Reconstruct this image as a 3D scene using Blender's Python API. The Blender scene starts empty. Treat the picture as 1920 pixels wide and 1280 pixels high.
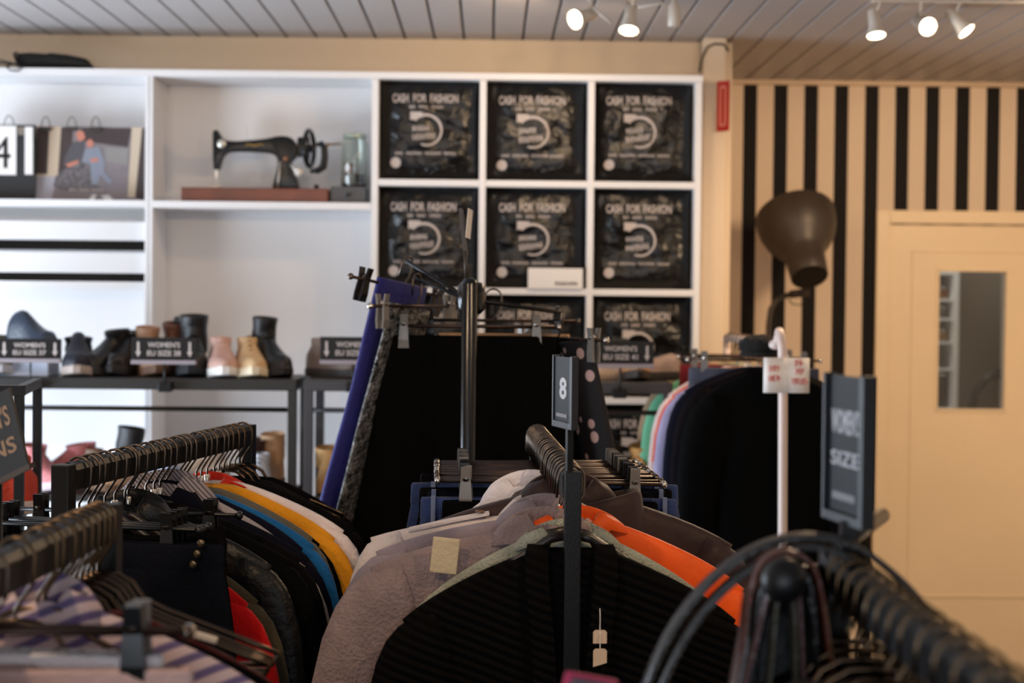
import bpy, bmesh, math, random
from mathutils import Vector, Matrix, noise
S = bpy.context.scene
COL = S.collection
PI = math.pi
rnd = random.Random(7)

# ------------------------------------------------------------------ camera
FPX = 3108.0
CAMZ = 1.68
_v = Vector(((920-960)/FPX, (640-565)/FPX, -1)).normalized()      # world +Y seen from the camera
_r = math.radians(0.55)
_u = Vector((math.cos(_r), -math.sin(_r), 0)); _u = (_u - _u.dot(_v)*_v).normalized()
_w = _u.cross(_v)
ROT = Matrix((_u, _v, _w))                                         # camera -> world
cam_d = bpy.data.cameras.new('camera'); cam = bpy.data.objects.new('camera', cam_d); COL.objects.link(cam)
cam.matrix_world = Matrix.Translation((0, 0, CAMZ)) @ ROT.to_4x4()
cam_d.lens = FPX*36/1920; cam_d.sensor_width = 36; cam_d.clip_start = .02
cam_d.dof.use_dof = True; cam_d.dof.focus_distance = 2.75; cam_d.dof.aperture_fstop = 4.2
S.camera = cam
def P(x, y, d):
    """the place at depth d (metres into the room) that the photograph shows at pixel x, y"""
    r = ROT @ Vector(((x-960)/FPX, (640-y)/FPX, -1))
    return Vector((r.x*d/r.y, d, CAMZ + r.z*d/r.y))

# ------------------------------------------------------------------ light
vs = S.view_settings
vs.view_transform = 'Standard'; vs.look = 'None'; vs.exposure = 1.0; vs.gamma = 1.0; vs.use_curve_mapping = False
wd = bpy.data.worlds.new('world'); S.world = wd; wd.use_nodes = True
wd.node_tree.nodes['Background'].inputs[0].default_value = (.75, .85, 1, 1)
wd.node_tree.nodes['Background'].inputs[1].default_value = 0.5
def area(name, loc, rot, sx, sy, power, color):
    l = bpy.data.lights.new(name, 'AREA'); l.shape = 'RECTANGLE'; l.size = sx; l.size_y = sy; l.energy = power; l.color = color
    o = bpy.data.objects.new(name, l); COL.objects.link(o); o.location = loc; o.rotation_euler = rot; return o
area('window_daylight', (-2.98, 4.15, 1.0), (0, -PI/2, 0), 1.2, 2.1, 76, (.74, .86, 1))
area('shop_front_fill', (-0.6, -2.15, 1.5), (PI/2, 0, 0), 3.2, 1.5, 20, (.84, .91, 1))  # added soft fill, placed at the unseen shop front opening
def spot(name, loc, target, power, color, angle=95):
    l = bpy.data.lights.new(name, 'SPOT'); l.energy = power; l.color = color; l.spot_size = math.radians(angle); l.spot_blend = .6; l.shadow_soft_size = .04
    o = bpy.data.objects.new(name, l); COL.objects.link(o); o.location = loc
    o.rotation_euler = (Vector(target)-Vector(loc)).to_track_quat('-Z', 'Y').to_euler(); return o
WARM = (1, .70, .43)

# ------------------------------------------------------------------ materials
def lin(c):
    return tuple(((v/255)/12.92 if v/255 <= .04045 else ((v/255+.055)/1.055)**2.4) for v in c)
MATS = {}
def mat(name, c, rough=.6, metal=0, bump=0, bscale=60, var=0, vscale=8, sheen=0, coat=0, emit=None, trans=0, spec=.5, linear=False, bdist=.01):
    if name in MATS: return MATS[name]
    m = bpy.data.materials.new(name); m.use_nodes = True; MATS[name] = m
    nt = m.node_tree; b = nt.nodes['Principled BSDF']
    col = tuple(c) if linear else lin(c)
    b.inputs['Base Color'].default_value = (*col, 1); b.inputs['Roughness'].default_value = rough; b.inputs['Metallic'].default_value = metal
    b.inputs['Specular IOR Level'].default_value = spec
    if sheen: b.inputs['Sheen Weight'].default_value = sheen; b.inputs['Sheen Roughness'].default_value = .5
    if coat: b.inputs['Coat Weight'].default_value = coat
    if trans: b.inputs['Transmission Weight'].default_value = trans
    if emit: b.inputs['Emission Color'].default_value = (*emit[:3], 1); b.inputs['Emission Strength'].default_value = emit[3]
    if bump or var:
        tc = nt.nodes.new('ShaderNodeTexCoord')
    if bump:
        n = nt.nodes.new('ShaderNodeTexNoise'); n.inputs['Scale'].default_value = bscale; n.inputs['Detail'].default_value = 4
        bp = nt.nodes.new('ShaderNodeBump'); bp.inputs['Strength'].default_value = bump; bp.inputs['Distance'].default_value = bdist
        nt.links.new(tc.outputs['Object'], n.inputs['Vector']); nt.links.new(n.outputs[0], bp.inputs['Height']); nt.links.new(bp.outputs[0], b.inputs['Normal'])
    if var:
        n2 = nt.nodes.new('ShaderNodeTexNoise'); n2.inputs['Scale'].default_value = vscale; n2.inputs['Detail'].default_value = 5
        rp = nt.nodes.new('ShaderNodeValToRGB')
        rp.color_ramp.elements[0].position = .3; rp.color_ramp.elements[1].position = .7
        rp.color_ramp.elements[0].color = (*[v*(1-var) for v in col], 1); rp.color_ramp.elements[1].color = (*[min(1, v*(1+var)) for v in col], 1)
        nt.links.new(tc.outputs['Object'], n2.inputs['Vector']); nt.links.new(n2.outputs[0], rp.inputs[0]); nt.links.new(rp.outputs[0], b.inputs['Base Color'])
    return m
def bands(name, c1, c2, vec, period, duty=.5, rough=.8, off=0, bump=0, soft=.04):
    """two colours in bands across the direction vec, in metres of the object's own space"""
    if name in MATS: return MATS[name]
    m = mat(name, c1, rough, spec=.06 if max(c1) < 40 and rough > .9 else .3); nt = m.node_tree; b = nt.nodes['Principled BSDF']
    tc = nt.nodes.new('ShaderNodeTexCoord'); d = nt.nodes.new('ShaderNodeVectorMath'); d.operation = 'DOT_PRODUCT'; d.inputs[1].default_value = vec
    nt.links.new(tc.outputs['Object'], d.inputs[0])
    a = nt.nodes.new('ShaderNodeMath'); a.operation = 'MULTIPLY_ADD'; a.inputs[1].default_value = 1/period; a.inputs[2].default_value = off+1000
    f = nt.nodes.new('ShaderNodeMath'); f.operation = 'FRACT'
    nt.links.new(d.outputs['Value'], a.inputs[0]); nt.links.new(a.outputs[0], f.inputs[0])
    rp = nt.nodes.new('ShaderNodeValToRGB'); e = rp.color_ramp.elements
    e[0].position = 0; e[0].color = (*lin(c1), 1); e[1].position = max(.01, duty-soft); e[1].color = (*lin(c1), 1)
    for p_, c_ in ((min(.99, duty), c2), (1-soft, c2), (1, c1)):
        q = e.new(p_); q.color = (*lin(c_), 1)
    nt.links.new(f.outputs[0], rp.inputs[0]); nt.links.new(rp.outputs[0], b.inputs['Base Color'])
    if bump:
        s = nt.nodes.new('ShaderNodeMath'); s.operation = 'PINGPONG'; s.inputs[1].default_value = .5; nt.links.new(f.outputs[0], s.inputs[0])
        bp = nt.nodes.new('ShaderNodeBump'); bp.inputs['Strength'].default_value = bump; bp.inputs['Distance'].default_value = .02
        nt.links.new(s.outputs[0], bp.inputs['Height']); nt.links.new(bp.outputs[0], b.inputs['Normal'])
    return m
white = mat('white_lacquer', (232, 230, 230), .45, var=.03, vscale=3)
whiteback = mat('white_board', (226, 224, 224), .6, var=.03, vscale=2)
cream = mat('cream_wall', (226, 208, 184), .8, bump=.15, bscale=90)
ceilm = mat('ceiling_board', (178, 172, 170), .5, var=.04, vscale=2)
groove = mat('ceiling_groove', (72, 66, 62), .8)
doorm = mat('door_paint', (228, 206, 172), .45, var=.03, vscale=3)
blacksteel = mat('black_steel', (13, 13, 14), .4, .0, bump=.05, bscale=300, spec=.3)
greysteel = mat('dark_grey_steel', (62, 56, 52), .42, .3)
chrome = mat('chrome_wire', (205, 198, 190), .22, 1); hookm = mat('hook_wire', (104, 92, 82), .3, 1)
bronze = mat('smoky_wire', (100, 82, 62), .3, 1)
plastic = mat('black_plastic', (14, 14, 15), .3)
hangw = mat('dark_hanger_body', (34, 26, 22), .35)
clearp = mat('grey_clip_plastic', (120, 116, 112), .3)
paper = mat('white_paper', (235, 230, 226), .7)
printw = mat('white_print', (190, 178, 172), .6)
def fabric(name, c, rough=.85, var=.12, sheen=.25, bump=.3, bscale=140, vscale=14):
    dark = max(c) < 40
    return mat('fabric_'+name, c, rough, bump=bump, bscale=bscale, var=var, vscale=vscale, sheen=0 if dark else sheen*.5, spec=.06 if dark else .2)

# ------------------------------------------------------------------ mesh builder
class MB:
    def __init__(s): s.bm = bmesh.new()
    def quad(s, *p):
        vs_ = [s.bm.verts.new(q) for q in p]
        try: s.bm.faces.new(vs_)
        except ValueError: pass
    def box(s, c, d, rot=None, bev=0):
        b = bmesh.new(); bmesh.ops.create_cube(b, size=1)
        for v in b.verts: v.co = Vector((v.co.x*d[0], v.co.y*d[1], v.co.z*d[2]))
        if bev: bmesh.ops.bevel(b, geom=b.edges[:], offset=bev, segments=2, affect='EDGES', profile=.6)
        M = Matrix.Translation(c) @ (rot.to_4x4() if rot is not None else Matrix())
        return s.merge(b, M)
    def box2(s, a, b, bev=0):
        a, b = Vector(a), Vector(b)
        return s.box((a+b)/2, [abs(q) for q in (b-a)], bev=bev)
    def merge(s, b, M=Matrix()):
        mp = {v: s.bm.verts.new(M @ v.co) for v in b.verts}
        for f in b.faces:
            try: s.bm.faces.new([mp[v] for v in f.verts])
            except ValueError: pass
        b.free(); return s
    def loft(s, rings, cap0=True, cap1=True, closed=True):
        R = [[s.bm.verts.new(p) for p in r] for r in rings]; n = len(R[0])
        for a, b in zip(R, R[1:]):
            for k in range(n if closed else n-1):
                j = (k+1) % n
                try: s.bm.faces.new((a[k], a[j], b[j], b[k]))
                except ValueError: pass
        if closed and cap0: s.bm.faces.new(R[0][::-1])
        if closed and cap1: s.bm.faces.new(R[-1])
        return s
    def tube(s, path, r, n=8, cap=True, flat=1.0):
        path = [Vector(p) for p in path]; rings = []; N = None
        for i, p in enumerate(path):
            t = (path[min(i+1, len(path)-1)]-path[max(i-1, 0)]).normalized()
            if N is None:
                N = t.orthogonal().normalized()
                if abs(t.y) < .9: N = (Vector((0, 1, 0))-t*t.y).normalized()
            N = (N-t*N.dot(t)).normalized(); B = t.cross(N)
            rr = r[i] if isinstance(r, (list, tuple)) else r
            rings.append([p+N*math.cos(2*PI*k/n)*rr*flat+B*math.sin(2*PI*k/n)*rr for k in range(n)])
        return s.loft(rings, cap, cap)
    def ribbon(s, path, w, th):
        """strap: width w along the horizontal direction across the path, thickness th"""
        path = [Vector(p) for p in path]; rings = []
        for i, p in enumerate(path):
            t = (path[min(i+1, len(path)-1)]-path[max(i-1, 0)]).normalized()
            Y = Vector((0, 1, 0)); Y = (Y-t*t.dot(Y)).normalized(); B = t.cross(Y)
            rings.append([p+Y*a*w/2+B*b*th/2 for a, b in ((-1, -.6), (-.8, -1), (.8, -1), (1, -.6), (1, .6), (.8, 1), (-.8, 1), (-1, .6))])
        return s.loft(rings)
    def lathe(s, prof, n=24, M=Matrix(), cap=True):
        return s.loft([[M @ Vector((r*math.cos(2*PI*k/n), r*math.sin(2*PI*k/n), z)) for k in range(n)] for r, z in prof], cap, cap)
    def prism(s, pts, y0, y1, bev=0):
        """outline in x, z given real depth from y0 to y1"""
        b = bmesh.new()
        v0 = [b.verts.new((x, y0, z)) for x, z in pts]; f = b.faces.new(v0)
        r = bmesh.ops.extrude_face_region(b, geom=[f])
        for v in [e for e in r['geom'] if isinstance(e, bmesh.types.BMVert)]: v.co.y = y1
        if bev: bmesh.ops.bevel(b, geom=[e for e in b.edges if e.is_boundary is False], offset=bev, segments=2, affect='EDGES', profile=.6)
        return s.merge(b)
    def build(s, name, m, parent=None, smooth=False, world=False, sharp=None, sub=0):
        bmesh.ops.recalc_face_normals(s.bm, faces=s.bm.faces[:])
        if world and parent is not None:
            q = parent; Mi = Matrix()
            while q is not None: Mi = Mi @ q.matrix_basis.inverted(); q = q.parent
            s.bm.transform(Mi)
        me = bpy.data.meshes.new(name); s.bm.to_mesh(me); s.bm.free()
        if smooth:
            for p in me.polygons: p.use_smooth = True
        o = bpy.data.objects.new(name, me); COL.objects.link(o)
        if m: me.materials.append(m)
        if parent is not None: o.parent = parent
        if smooth and sharp: 
            try: me.set_sharp_from_angle(angle=math.radians(sharp))
            except Exception: pass
        if sub:
            md = o.modifiers.new('subdivision', 'SUBSURF'); md.levels = sub; md.render_levels = sub
        return o
def tag(o, label, cat, group=None, kind=None):
    if label: o['label'] = label
    if cat: o['category'] = cat
    if group: o['group'] = group
    if kind: o['kind'] = kind
    return o
def thing(name, label, cat, loc=(0, 0, 0), rotz=0, group=None):
    o = bpy.data.objects.new(name, None); COL.objects.link(o); o.empty_display_size = .05
    o.matrix_basis = Matrix.Translation(loc) @ Matrix.Rotation(rotz, 4, 'Z')
    return tag(o, label, cat, group)
def struct(o, label=None): o['kind'] = 'structure'; o['label'] = label or o.name.replace('_', ' '); return o
def dup(root, loc, rotz, label, group=None):
    r = root.copy(); COL.objects.link(r); r.matrix_basis = Matrix.Translation(loc) @ Matrix.Rotation(rotz, 4, 'Z')
    r['label'] = label
    if group: r['group'] = group
    for ch in list(root.children):
        c = ch.copy(); COL.objects.link(c); c.parent = r
        for g in list(ch.children):
            d = g.copy(); COL.objects.link(d); d.parent = c
    return r
def letters(txt, h, width=None, bold=.0, depth=.0006):
    """flat lettering as a bmesh in the x-z plane, centred, facing -y"""
    cu = bpy.data.curves.new('lettering', 'FONT'); cu.body = txt; cu.size = 1; cu.align_x = 'CENTER'; cu.align_y = 'CENTER'; cu.offset = bold; cu.resolution_u = 3; cu.extrude = .5
    o = bpy.data.objects.new('lettering', cu); COL.objects.link(o)
    me = bpy.data.meshes.new_from_object(o); bpy.data.objects.remove(o); bpy.data.curves.remove(cu)
    b = bmesh.new(); b.from_mesh(me); bpy.data.meshes.remove(me)
    xs = [v.co.x for v in b.verts]; ys = [v.co.y for v in b.verts]
    cx, cy = (min(xs)+max(xs))/2, (min(ys)+max(ys))/2; sy = h/(max(ys)-min(ys)); sx = width/(max(xs)-min(xs)) if width else sy
    for v in b.verts: v.co = Vector(((v.co.x-cx)*sx, -(v.co.z)*depth*2, (v.co.y-cy)*sy))
    return b
def strokes(w, h, seed, gap=.5, words=(3, 3, 5)):
    """print too small and blurred to read: rows of letter-sized strokes"""
    b = bmesh.new(); r = random.Random(seed); n = sum(words)+(len(words)-1)*1.2; x = -w/2; cw = w/n
    for i, k in enumerate(words):
        for _ in range(k):
            for q in (0, .45):
                M = Matrix.Translation((x+cw*(.2+q), 0, r.uniform(-.05, .05)*h)) @ Matrix.Diagonal((cw*.24, .0008, h*r.uniform(.75, 1), 1))
                bmesh.ops.create_cube(b, size=1, matrix=M)
            if r.random() < .8:
                M = Matrix.Translation((x+cw*.42, 0, r.choice((-.35, 0, .35))*h)) @ Matrix.Diagonal((cw*.6, .0008, h*.2, 1)); bmesh.ops.create_cube(b, size=1, matrix=M)
            x += cw
        x += cw*1.2
    return b
FRONT = Matrix()

# ------------------------------------------------------------------ the setting
ZC = 2.60; YB = 5.86; YW = 6.83; XC = .845; XL, XR, YF = -3.0, 2.75, -2.2
m = MB(); m.box2((XL, YF, -.1), (XR, 9.2, 0)); struct(m.build('floor', mat('floor_wood', (96, 80, 66), .5, var=.2, vscale=6)), 'dark wooden shop floor')
m = MB(); x = XL
PITCH = .1035
while x < XR:
    m.box2((x+.004, YF, ZC), (x+PITCH-.004, YW, ZC+.02), bev=.003); x += PITCH
ce = struct(m.build('ceiling', ceilm), 'ceiling of narrow pale boards running towards the back wall')
m = MB(); m.box2((XL, YF, ZC+.012), (XR, 9.2, ZC+.06)); g = m.build('trim_2', groove); struct(g, 'dark backing above the ceiling boards')
m = MB(); m.box2((XL, YB, 0), (XC-.1, YB+.1, ZC)); m.box2((XC-.1, YB, 0), (XC, YW, ZC)); struct(m.build('wall_back', cream), 'cream wall behind the white shelving')
pc = P(1337, 300, 5.74)
m = MB(); m.box2((P(1316, 300, 5.74).x, 5.74, 0), (P(1360, 300, 5.74).x, YB+.02, ZC), bev=.008); struct(m.build('trim_1', mat('pillar_paint', (214, 196, 174), .6)), 'cream pillar beside the cube shelving')
# left wall with its window
m = MB(); T = .12
m.box2((XL-T, YF, 0), (XL, 3.1, ZC)); m.box2((XL-T, 5.2, 0), (XL, YB+.1, ZC)); m.box2((XL-T, 3.1, 0), (XL, 5.2, .4)); m.box2((XL-T, 3.1, 1.6), (XL, 5.2, ZC))
struct(m.build('wall_left', cream))
m = MB()
for a, b in (((3.1, .4), (3.16, 1.6)), ((5.14, .4), (5.2, 1.6)), ((3.1, .4), (5.2, .46)), ((3.1, 1.54), (5.2, 1.6)), ((4.12, .4), (4.18, 1.6))):
    m.box2((XL-.09, a[0], a[1]), (XL-.03, b[0], b[1]))
wn = struct(m.build('window_1', white), 'white framed side window')
m = MB(); m.box2((XR, YF, 0), (XR+T, 9.2, ZC)); struct(m.build('wall_right', cream))
m = MB(); m.box2((XL, YF-T, 0), (XR, YF, .6)); m.box2((XL, YF-T, 2.3), (XR, YF, ZC)); m.box2((XL, YF-T, .6), (XL+.6, YF, 2.3)); m.box2((1.2, YF-T, .6), (XR, YF, 2.3))
struct(m.build('wall_front', cream))
# striped wall with its door opening
dl = P(1643, 400, YW).x; dt = P(1643, 394, YW).z; lx0 = P(1667, 420, YW).x; lz = P(1800, 420, YW).z; lx1 = lx0+.80; dr = lx1+.055
x0s = P(1393, 300, YW).x; per = P(1450, 300, YW).x-x0s
m = MB(); m.box2((XC, YW, 0), (lx0, YW+.12, ZC)); m.box2((lx1, YW, 0), (XR, YW+.12, ZC)); m.box2((lx0, YW, lz), (lx1, YW+.12, ZC))
stripes = bands('striped_wallpaper', (16, 13, 12), (212, 192, 170), (1, 0, 0), per, .455, .8, off=-x0s/per, soft=.015)
struct(m.build('wall_striped', stripes), 'wall with broad vertical black and cream stripes')
m = MB(); m.box2((XC, YW-.012, P(1500, 155, YW).z), (XR, YW+.002, ZC)); struct(m.build('trim_4', cream), 'plain cream strip above the stripes')
m = MB(); m.box2((XC, YW-.03, ZC-.02), (XR, YW, ZC), bev=.004); struct(m.build('trim_5', mat('cornice_paint', (196, 172, 146), .6)), 'thin cornice above the striped wall')
m = MB(); yf = YW-.02
m.box2((dl, yf, 0), (lx0, YW+.13, dt), bev=.003); m.box2((lx1, yf, 0), (dr, YW+.13, dt), bev=.003); m.box2((lx0, yf, lz), (lx1, YW+.13, dt), bev=.003)
fr = struct(m.build('trim_6', doorm), 'cream door frame')
gx0, gx1 = P(1760, 600, YW).x, P(1887, 600, YW).x; gz1, gz0 = P(1820, 508, YW).z, P(1820, 768, YW).z
dm = struct(thing('door_1', None, None, ((lx0+lx1)/2, YW+.03, 0)), 'cream door with a narrow glass pane')
m = MB(); a, b = YW+.01, YW+.05; e = .004
m.box2((lx0+e, a, .01), (gx0, b, lz-e)); m.box2((gx1, a, .01), (lx1-e, b, lz-e)); m.box2((gx0, a, gz1), (gx1, b, lz-e)); m.box2((gx0, a, .01), (gx1, b, gz0))
leaf = m.build('door_leaf', doorm, dm, world=True)
m = MB(); px0 = P(1711, 500, YW).x; pz1 = P(1750, 470, YW).z; pzl = P(1800, 1117, YW).z; px1 = lx1-(px0-lx0)
for (u0, w0, u1, w1) in ((px0, pz1-.006, px1, pz1), (px0, pzl, px0+.005, pz1), (px1-.005, pzl, px1, pz1), (lx0+.01, pzl-.007, lx1-.01, pzl)):
    m.box2((u0, a-.005, w0), (u1, a+.004, w1), bev=.0015)
m.build('panel_moulding', doorm, dm, world=True)
m = MB()
for (u0, w0, u1, w1) in ((gx0-.008, gz0-.008, gx0+.002, gz1+.008), (gx1-.002, gz0-.008, gx1+.008, gz1+.008), (gx0, gz1-.002, gx1, gz1+.008), (gx0, gz0-.008, gx1, gz0+.002)):
    m.box2((u0, a-.006, w0), (u1, b+.004, w1))
m.build('pane_bead', doorm, dm, world=True)
m = MB(); m.box2((gx0, YW+.027, gz0), (gx1, YW+.031, gz1)); m.build('glass_pane', mat('door_glass', (236, 240, 240), .02, trans=1), dm, world=True)
# the room beyond the door
m = MB(); m.box2((XC, 8.9, 0), (XR, 9.0, ZC)); struct(m.build('wall_beyond', mat('grey_wall', (128, 122, 112), .8)), 'grey wall of the room beyond the door')
yb = 8.2
cb = thing('storage_shelf', 'white shelf unit seen through the door pane', 'shelf', P(1770, 640, yb)*1.0)
cb.matrix_basis = Matrix.Translation((P(1770, 640, yb).x, yb+.2, 0))
xa, xb = P(1730, 640, yb).x, P(1797, 640, yb).x
m = MB(); m.box2((xb-.03, yb, 0), (xb, yb+.4, 2.1)); m.box2((xa, yb, 0), (xa+.02, yb+.4, 2.1)); m.build('side_panel', whiteback, cb, world=True)
m = MB(); m.box2((xa, yb+.38, 0), (xb, yb+.4, 2.1)); m.build('back_panel', whiteback, cb, world=True)
for yy in (510, 560, 596, 640, 690, 765):
    z = P(1770, yy, yb).z; m = MB(); m.box2((xa+.02, yb, z-.012), (xb-.03, yb+.38, z)); m.build('shelf', white, cb, world=True)
jcols = [(150, 90, 60), (120, 120, 120), (170, 130, 80), (60, 50, 46)]
for i, (yy, lab) in enumerate(((560, 'small brown tin on the upper shelf seen through the door pane'), (596, 'small grey tin below the brown one seen through the door pane'), (640, 'small ochre tin on the middle shelf seen through the door pane'), (765, 'tall dark canister on the low shelf seen through the door pane'))):
    p = P(1766, yy, yb+.1); h = .05 if i < 3 else .16
    t = thing('tin', lab, 'tin', (p.x, yb+.1, P(1770, yy, yb).z))
    m = MB(); m.lathe([(.03, 0), (.032, .004), (.032, h-.004), (.03, h)], 16); m.build('tin_body', mat('tin_paint_%d' % i, jcols[i], .4), t, True, sharp=40)
    m = MB(); m.lathe([(.033, h-.002), (.033, h+.008), (.02, h+.01)], 16); m.build('lid', chrome, t, True, sharp=40)
p0 = P(1820, 770, 8.3)
ch = thing('chair', 'black curved chair back seen through the door pane', 'chair', (P(1850, 700, 8.3).x+.05, 8.3, 0))
m = MB(); pts = [P(1816, 820, 8.3), P(1820, 770, 8.3), P(1830, 735, 8.3), P(1848, 710, 8.3), P(1872, 700, 8.3), P(1890, 706, 8.3), P(1925, 730, 8.3), P(1935, 770, 8.3), P(1938, 820, 8.3)]
m.tube(pts, [.02, .02, .022, .025, .03, .03, .026, .022, .02], 10); m.build('back_hoop', plastic, ch, True, world=True)
zs = P(1850, 820, 8.3).z; xs0, xs1 = pts[0].x, pts[-1].x
m = MB(); m.box2((xs0-.02, 8.1, zs-.3), (xs1+.02, 8.34, zs-.25), bev=.02); m.build('seat', plastic, ch, True, world=True, sharp=40)
for xx in (xs0, xs1):
    for yy in (8.12, 8.3):
        m = MB(); m.tube([(xx, yy, 0), (xx, yy, zs-.26 if yy < 8.2 else zs)], .014, 8); m.build('leg', plastic, ch, True, world=True)
area('back_room_fill', (1.9, 7.9, 2.55), (0, 0, 0), .4, .4, 5, (1, .93, .82))  # added light with no visible source, brightens the room beyond the door

# ------------------------------------------------------------------ white shelving
D0 = 5.60; D1 = 5.845
def X(px): return P(px, 400, D0).x
def Z(py, px=960): return P(px, py, D0).z
zt1, zt0 = Z(130, 300), Z(143, 300)
def board(par, name, a, b, mt=None):
    m = MB(); m.box2(a, b, bev=.0015); return m.build(name, mt or white, par, world=True)
bk = .008
xl, xm0, xm1 = -2.2, X(272), X(286)
u1 = thing('shelving_unit', 'left white shelf unit, holding the photo poster and number board', 'shelf', ((xl+xm0)/2, D1, 0), 0, 'white wall shelving')
zs1 = Z(386, 140); zs1t = Z(374, 140)
board(u1, 'back_panel', (xl, D1-bk, 0), (xm0, D1, zt0), whiteback)
board(u1, 'side_panel', (xl, D0, 0), (xl+.02, D1-bk, zt0))
board(u1, 'side_panel', (xm0-.001, D0, 0), ((xm0+xm1)/2-.001, D1-bk, zt0))
board(u1, 'shelf', (xl+.02, D0, zs1), (xm0-.001, D1-bk, zs1t))
board(u1, 'shelf', (xl+.02, D0, .6), (xm0-.001, D1-bk, .62))
for yy in (446, 508):
    zz = Z(yy, 140)
    board(u1, 'valance', (xl+.02, D0+.03, Z(yy+3, 140)), (xm0-.002, D0+.04, Z(yy-32 if yy < 480 else yy-36, 140)), whiteback)
board(u1, 'valance', (xl+.02, D0+.03, Z(541, 140)), (xm0-.002, D0+.04, Z(527, 140)), whiteback)
for yy, l in ((459, 'upper'), (520, 'lower')):
    m = MB(); m.box2((xl+.02, D0+.032, Z(yy+9, 140)), (xm0-.002, D0+.045, Z(yy-9, 140)))
    m.build('dark_glass_strip', mat('dark_glass', (16, 17, 18), .12), u1, world=True)
u2 = thing('shelving_unit', 'middle white shelf unit, holding the old sewing machine', 'shelf', ((xm1+X(695))/2, D1, 0), 0, 'white wall shelving')
xr0 = X(696)
board(u2, 'back_panel', (xm0+.02, D1-bk, 0), (xr0, D1, zt0), whiteback)
board(u2, 'side_panel', ((xm0+xm1)/2+.001, D0, 0), (xm1, D1-bk, zt0))
board(u2, 'shelf', (xm1, D0, Z(391, 490)), (xr0-.001, D1-bk, Z(378, 490)))
board(u2, 'shelf', (xm1, D0, .6), (xr0-.001, D1-bk, .62))
gx = [X(696), X(898), X(1102), X(1302)]; gx = [X(702), X(904), X(1107), X(1308)]
hw = .011
u3 = thing('cube_shelving', 'white cube shelving full of black printed bags', 'shelf', ((gx[0]+gx[3])/2, D1, 0), 0, 'white wall shelving')
gz = [Z(143, 1000)-.004, Z(344.5, 1000), Z(546.5, 1000), Z(750, 1000), Z(952, 1000), Z(1155, 1000)]
board(u3, 'back_panel', (gx[0], D1-bk, 0), (gx[3], D1, zt0), whiteback)
for x_ in gx: board(u3, 'upright', (x_-hw, D0, 0), (x_+hw, D1-bk, zt0-.001))
for z_ in gz[1:]:
    for i in range(3): board(u3, 'shelf', (gx[i]+hw, D0+.001, z_-hw), (gx[i+1]-hw, D1-bk, z_+hw))
tb = MB(); tb.box2((xl, D0-.005, zt0), (X(1315), D1, zt1), bev=.002); tag(tb.build('top_board', white), 'long white top board lying across all the white shelving', 'shelf board')

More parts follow.
